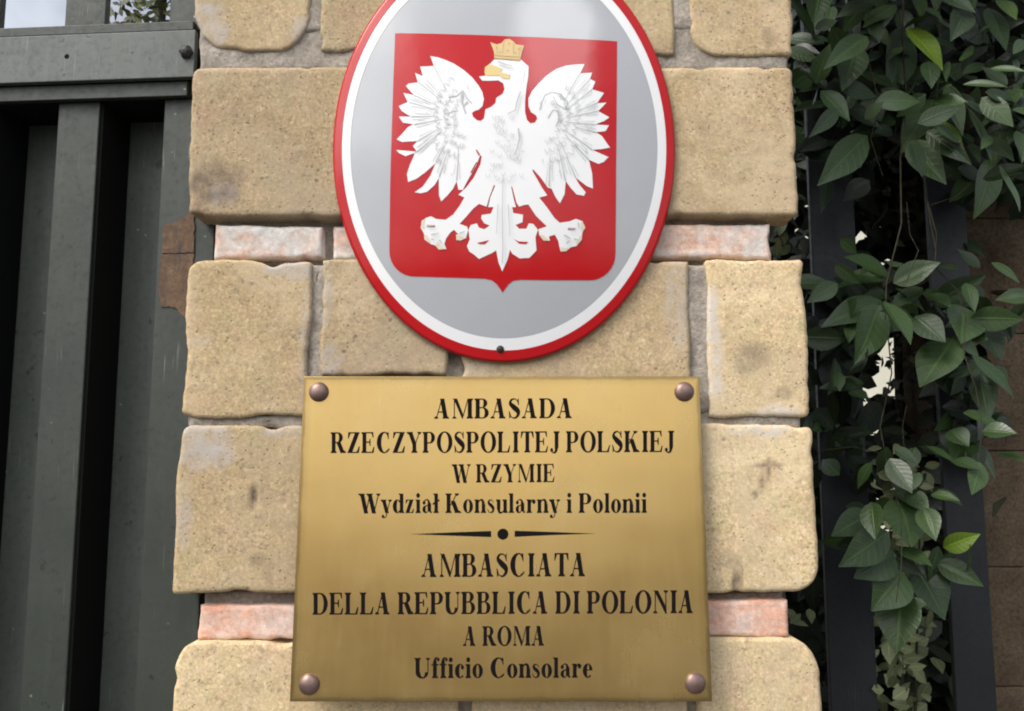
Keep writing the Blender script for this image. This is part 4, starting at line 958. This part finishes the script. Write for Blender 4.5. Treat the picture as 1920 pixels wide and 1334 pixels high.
twig([(1700, 760), (1692, 800), (1700, 900)], .002, .0015, .2, .2)
obj('stem', *join(ST), BARK, vine)

# hedge behind the fence: deep and dark, with a few holes
hedge = thing('garden_hedge', 'deep dark green hedge filling the gaps behind the black fence', 'hedge', (at(1680, 667, .7).x, .7, 0))
holes = [(1617, 440, 17, 14), (1672, 424, 8, 7), (1690, 322, 7, 7), (1684, 345, 7, 6), (1698, 345, 6, 6), (1684, 690, 36, 42), (1700, 655, 26, 16), (1668, 632, 13, 12), (1627, 775, 9, 50), (1635, 812, 12, 9), (1716, 770, 9, 60), (1706, 757, 11, 10), (1462, 440, 8, 12), (1658, 520, 0, 0), (1716, 530, 7, 8), (1690, 930, 24, 60)]
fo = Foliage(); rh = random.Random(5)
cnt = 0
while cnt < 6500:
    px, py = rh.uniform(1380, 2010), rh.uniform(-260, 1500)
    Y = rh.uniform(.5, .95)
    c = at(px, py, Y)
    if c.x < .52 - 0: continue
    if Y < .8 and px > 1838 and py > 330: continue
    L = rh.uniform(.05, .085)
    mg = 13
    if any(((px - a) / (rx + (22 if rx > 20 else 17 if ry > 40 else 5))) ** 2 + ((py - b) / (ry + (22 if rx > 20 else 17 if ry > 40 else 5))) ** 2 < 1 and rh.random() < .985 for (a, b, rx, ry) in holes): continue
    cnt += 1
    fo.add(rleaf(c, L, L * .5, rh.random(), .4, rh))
for _ in range(32):
    px, py = rh.gauss(1685, 30), rh.gauss(700, 40)
    fo.add(rleaf(at(px, py, rh.uniform(.5, .6)), .022, .012, rh.random(), .3, rh))
pf = Foliage()
for _ in range(55):
    px, py = rh.gauss(1688, 34), rh.gauss(700, 60)
    pf.add(rleaf(at(px, py, rh.uniform(.62, .9)), .020, .011, rh.random(), .3, rh, 5, 1, .9))
pf.build('pale_foliage', PALE, hedge)  # pale leaves scattered over the hole in the hedge
for _ in range(60):
    px, py = rh.gauss(1690, 16), rh.gauss(400, 50)
    fo.add(rleaf(at(px, py, rh.uniform(.5, .6)), .022, .012, rh.random(), .3, rh))
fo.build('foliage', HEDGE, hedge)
T = []
for i in range(5):
    x = .66 + i * .14; T.append(tube([Vector((x, .72, 0)), Vector((x + .03, .74, .8)), Vector((x - .02, .7, 1.6)), Vector((x + .02, .75, 2.4))], [.014, .012, .010, .006]))
obj('stem', *join(T), BARK, hedge)
# pale shrub seen through the fence
shrub = thing('garden_shrub', 'pale yellow green small leaved shrub growing low between the two fence posts', 'shrub', (at(1690, 1300, .4).x, .4, 0))
fo = Foliage(); rs = random.Random(11)
for _ in range(230):
    py = rs.uniform(880, 1420); px = rs.gauss(1692, 34)
    if py < 1100 and rs.random() < .35: continue
    if not 1636 < px < 1762: continue
    Y = rs.uniform(.28, .44)
    L = rs.uniform(.022, .040)
    fo.add(rleaf(at(px, py, Y), L, L * .55, rs.random() ** 1.1, .2, rs, 5, 1, .9))
for _ in range(40):
    px, py = rs.gauss(1690, 30), rs.gauss(905, 40)
    if 1630 < px < 1750: fo.add(rleaf(at(px, py, rs.uniform(.30, .42)), .026, .014, rs.random(), .2, rs, 5, 1, .9))
for (px, py) in ((1465, 430), (1462, 452), (1472, 470), (1458, 465), (1480, 1150), (1492, 1160), (1500, 1170), (1520, 1155), (1470, 445)):
    fo.add(rleaf(at(px, py, .46), .03, .016, rs.random(), .2, rs, 5, 1, .9))
fo.build('foliage', PALE, shrub)
T = []
for i in range(4):
    a = at(1690 + (i - 1.5) * 10, 1600, .36); T.append(tube([Vector((a.x, .36, 0)), Vector((a.x, .37, .7)), at(1680 + i * 12, 1330, .37), at(1670 + i * 18, 1000, .36)], [.005, .004, .003, .0015]))
obj('stem', *join(T), BARK, shrub)

# tree behind the gate, top left
tree = thing('garden_tree', 'olive green small leaved tree behind the gate at the top left', 'tree', (at(290, 0, 1.5).x, 1.5, 0))
fo = Foliage(); rt = random.Random(3)
c0 = at(300, -90, 1.5)
for _ in range(1500):
    d = Vector((rt.gauss(0, 1), rt.gauss(0, 1), rt.gauss(0, 1))).normalized() * (rt.random() ** .4)
    p = c0 + Vector((d.x * .20, d.y * .22, d.z * .32))
    p += .06 * Vector((noise.noise(p * 6), noise.noise(p * 6 + Vector((9, 0, 0))), 0))
    L = rt.uniform(.025, .045); fo.add(rleaf(p, L, L * .5, rt.random(), .2, rt))
fo.build('crown', OLIVE, tree)
q = tube([Vector((c0.x, 1.5, 0)), Vector((c0.x + .02, 1.51, 1.2)), Vector((c0.x - .01, 1.5, 1.9)), Vector((c0.x + .02, 1.5, c0.z))], [.04, .034, .026, .01], 10); obj('trunk', *q, BARK, tree)
# cream house far behind the hedge
house = thing('house', 'cream plastered house glimpsed through the holes in the hedge', 'house', (4.6, 9, 0))
obj('wall', *box(1.6, 7.6, 7, 11, 0, 6.2, bev=.01), PLASTER, house, smooth=False)
V = [Vector(v) for v in ((1.3, 6.7, 6.2), (7.9, 6.7, 6.2), (7.9, 11.3, 6.2), (1.3, 11.3, 6.2), (3, 9, 7.6), (6.2, 9, 7.6))]
obj('roof', V, [[0, 1, 5, 4], [1, 2, 5], [2, 3, 4, 5], [3, 0, 4], [3, 2, 1, 0]], ROOF, house, smooth=False)
for x in (5.2, 6.5):
    obj('window', *box(x, x + .8, 6.97, 7.05, 3.6, 5.0, bev=.01), GLASS, house, smooth=False)
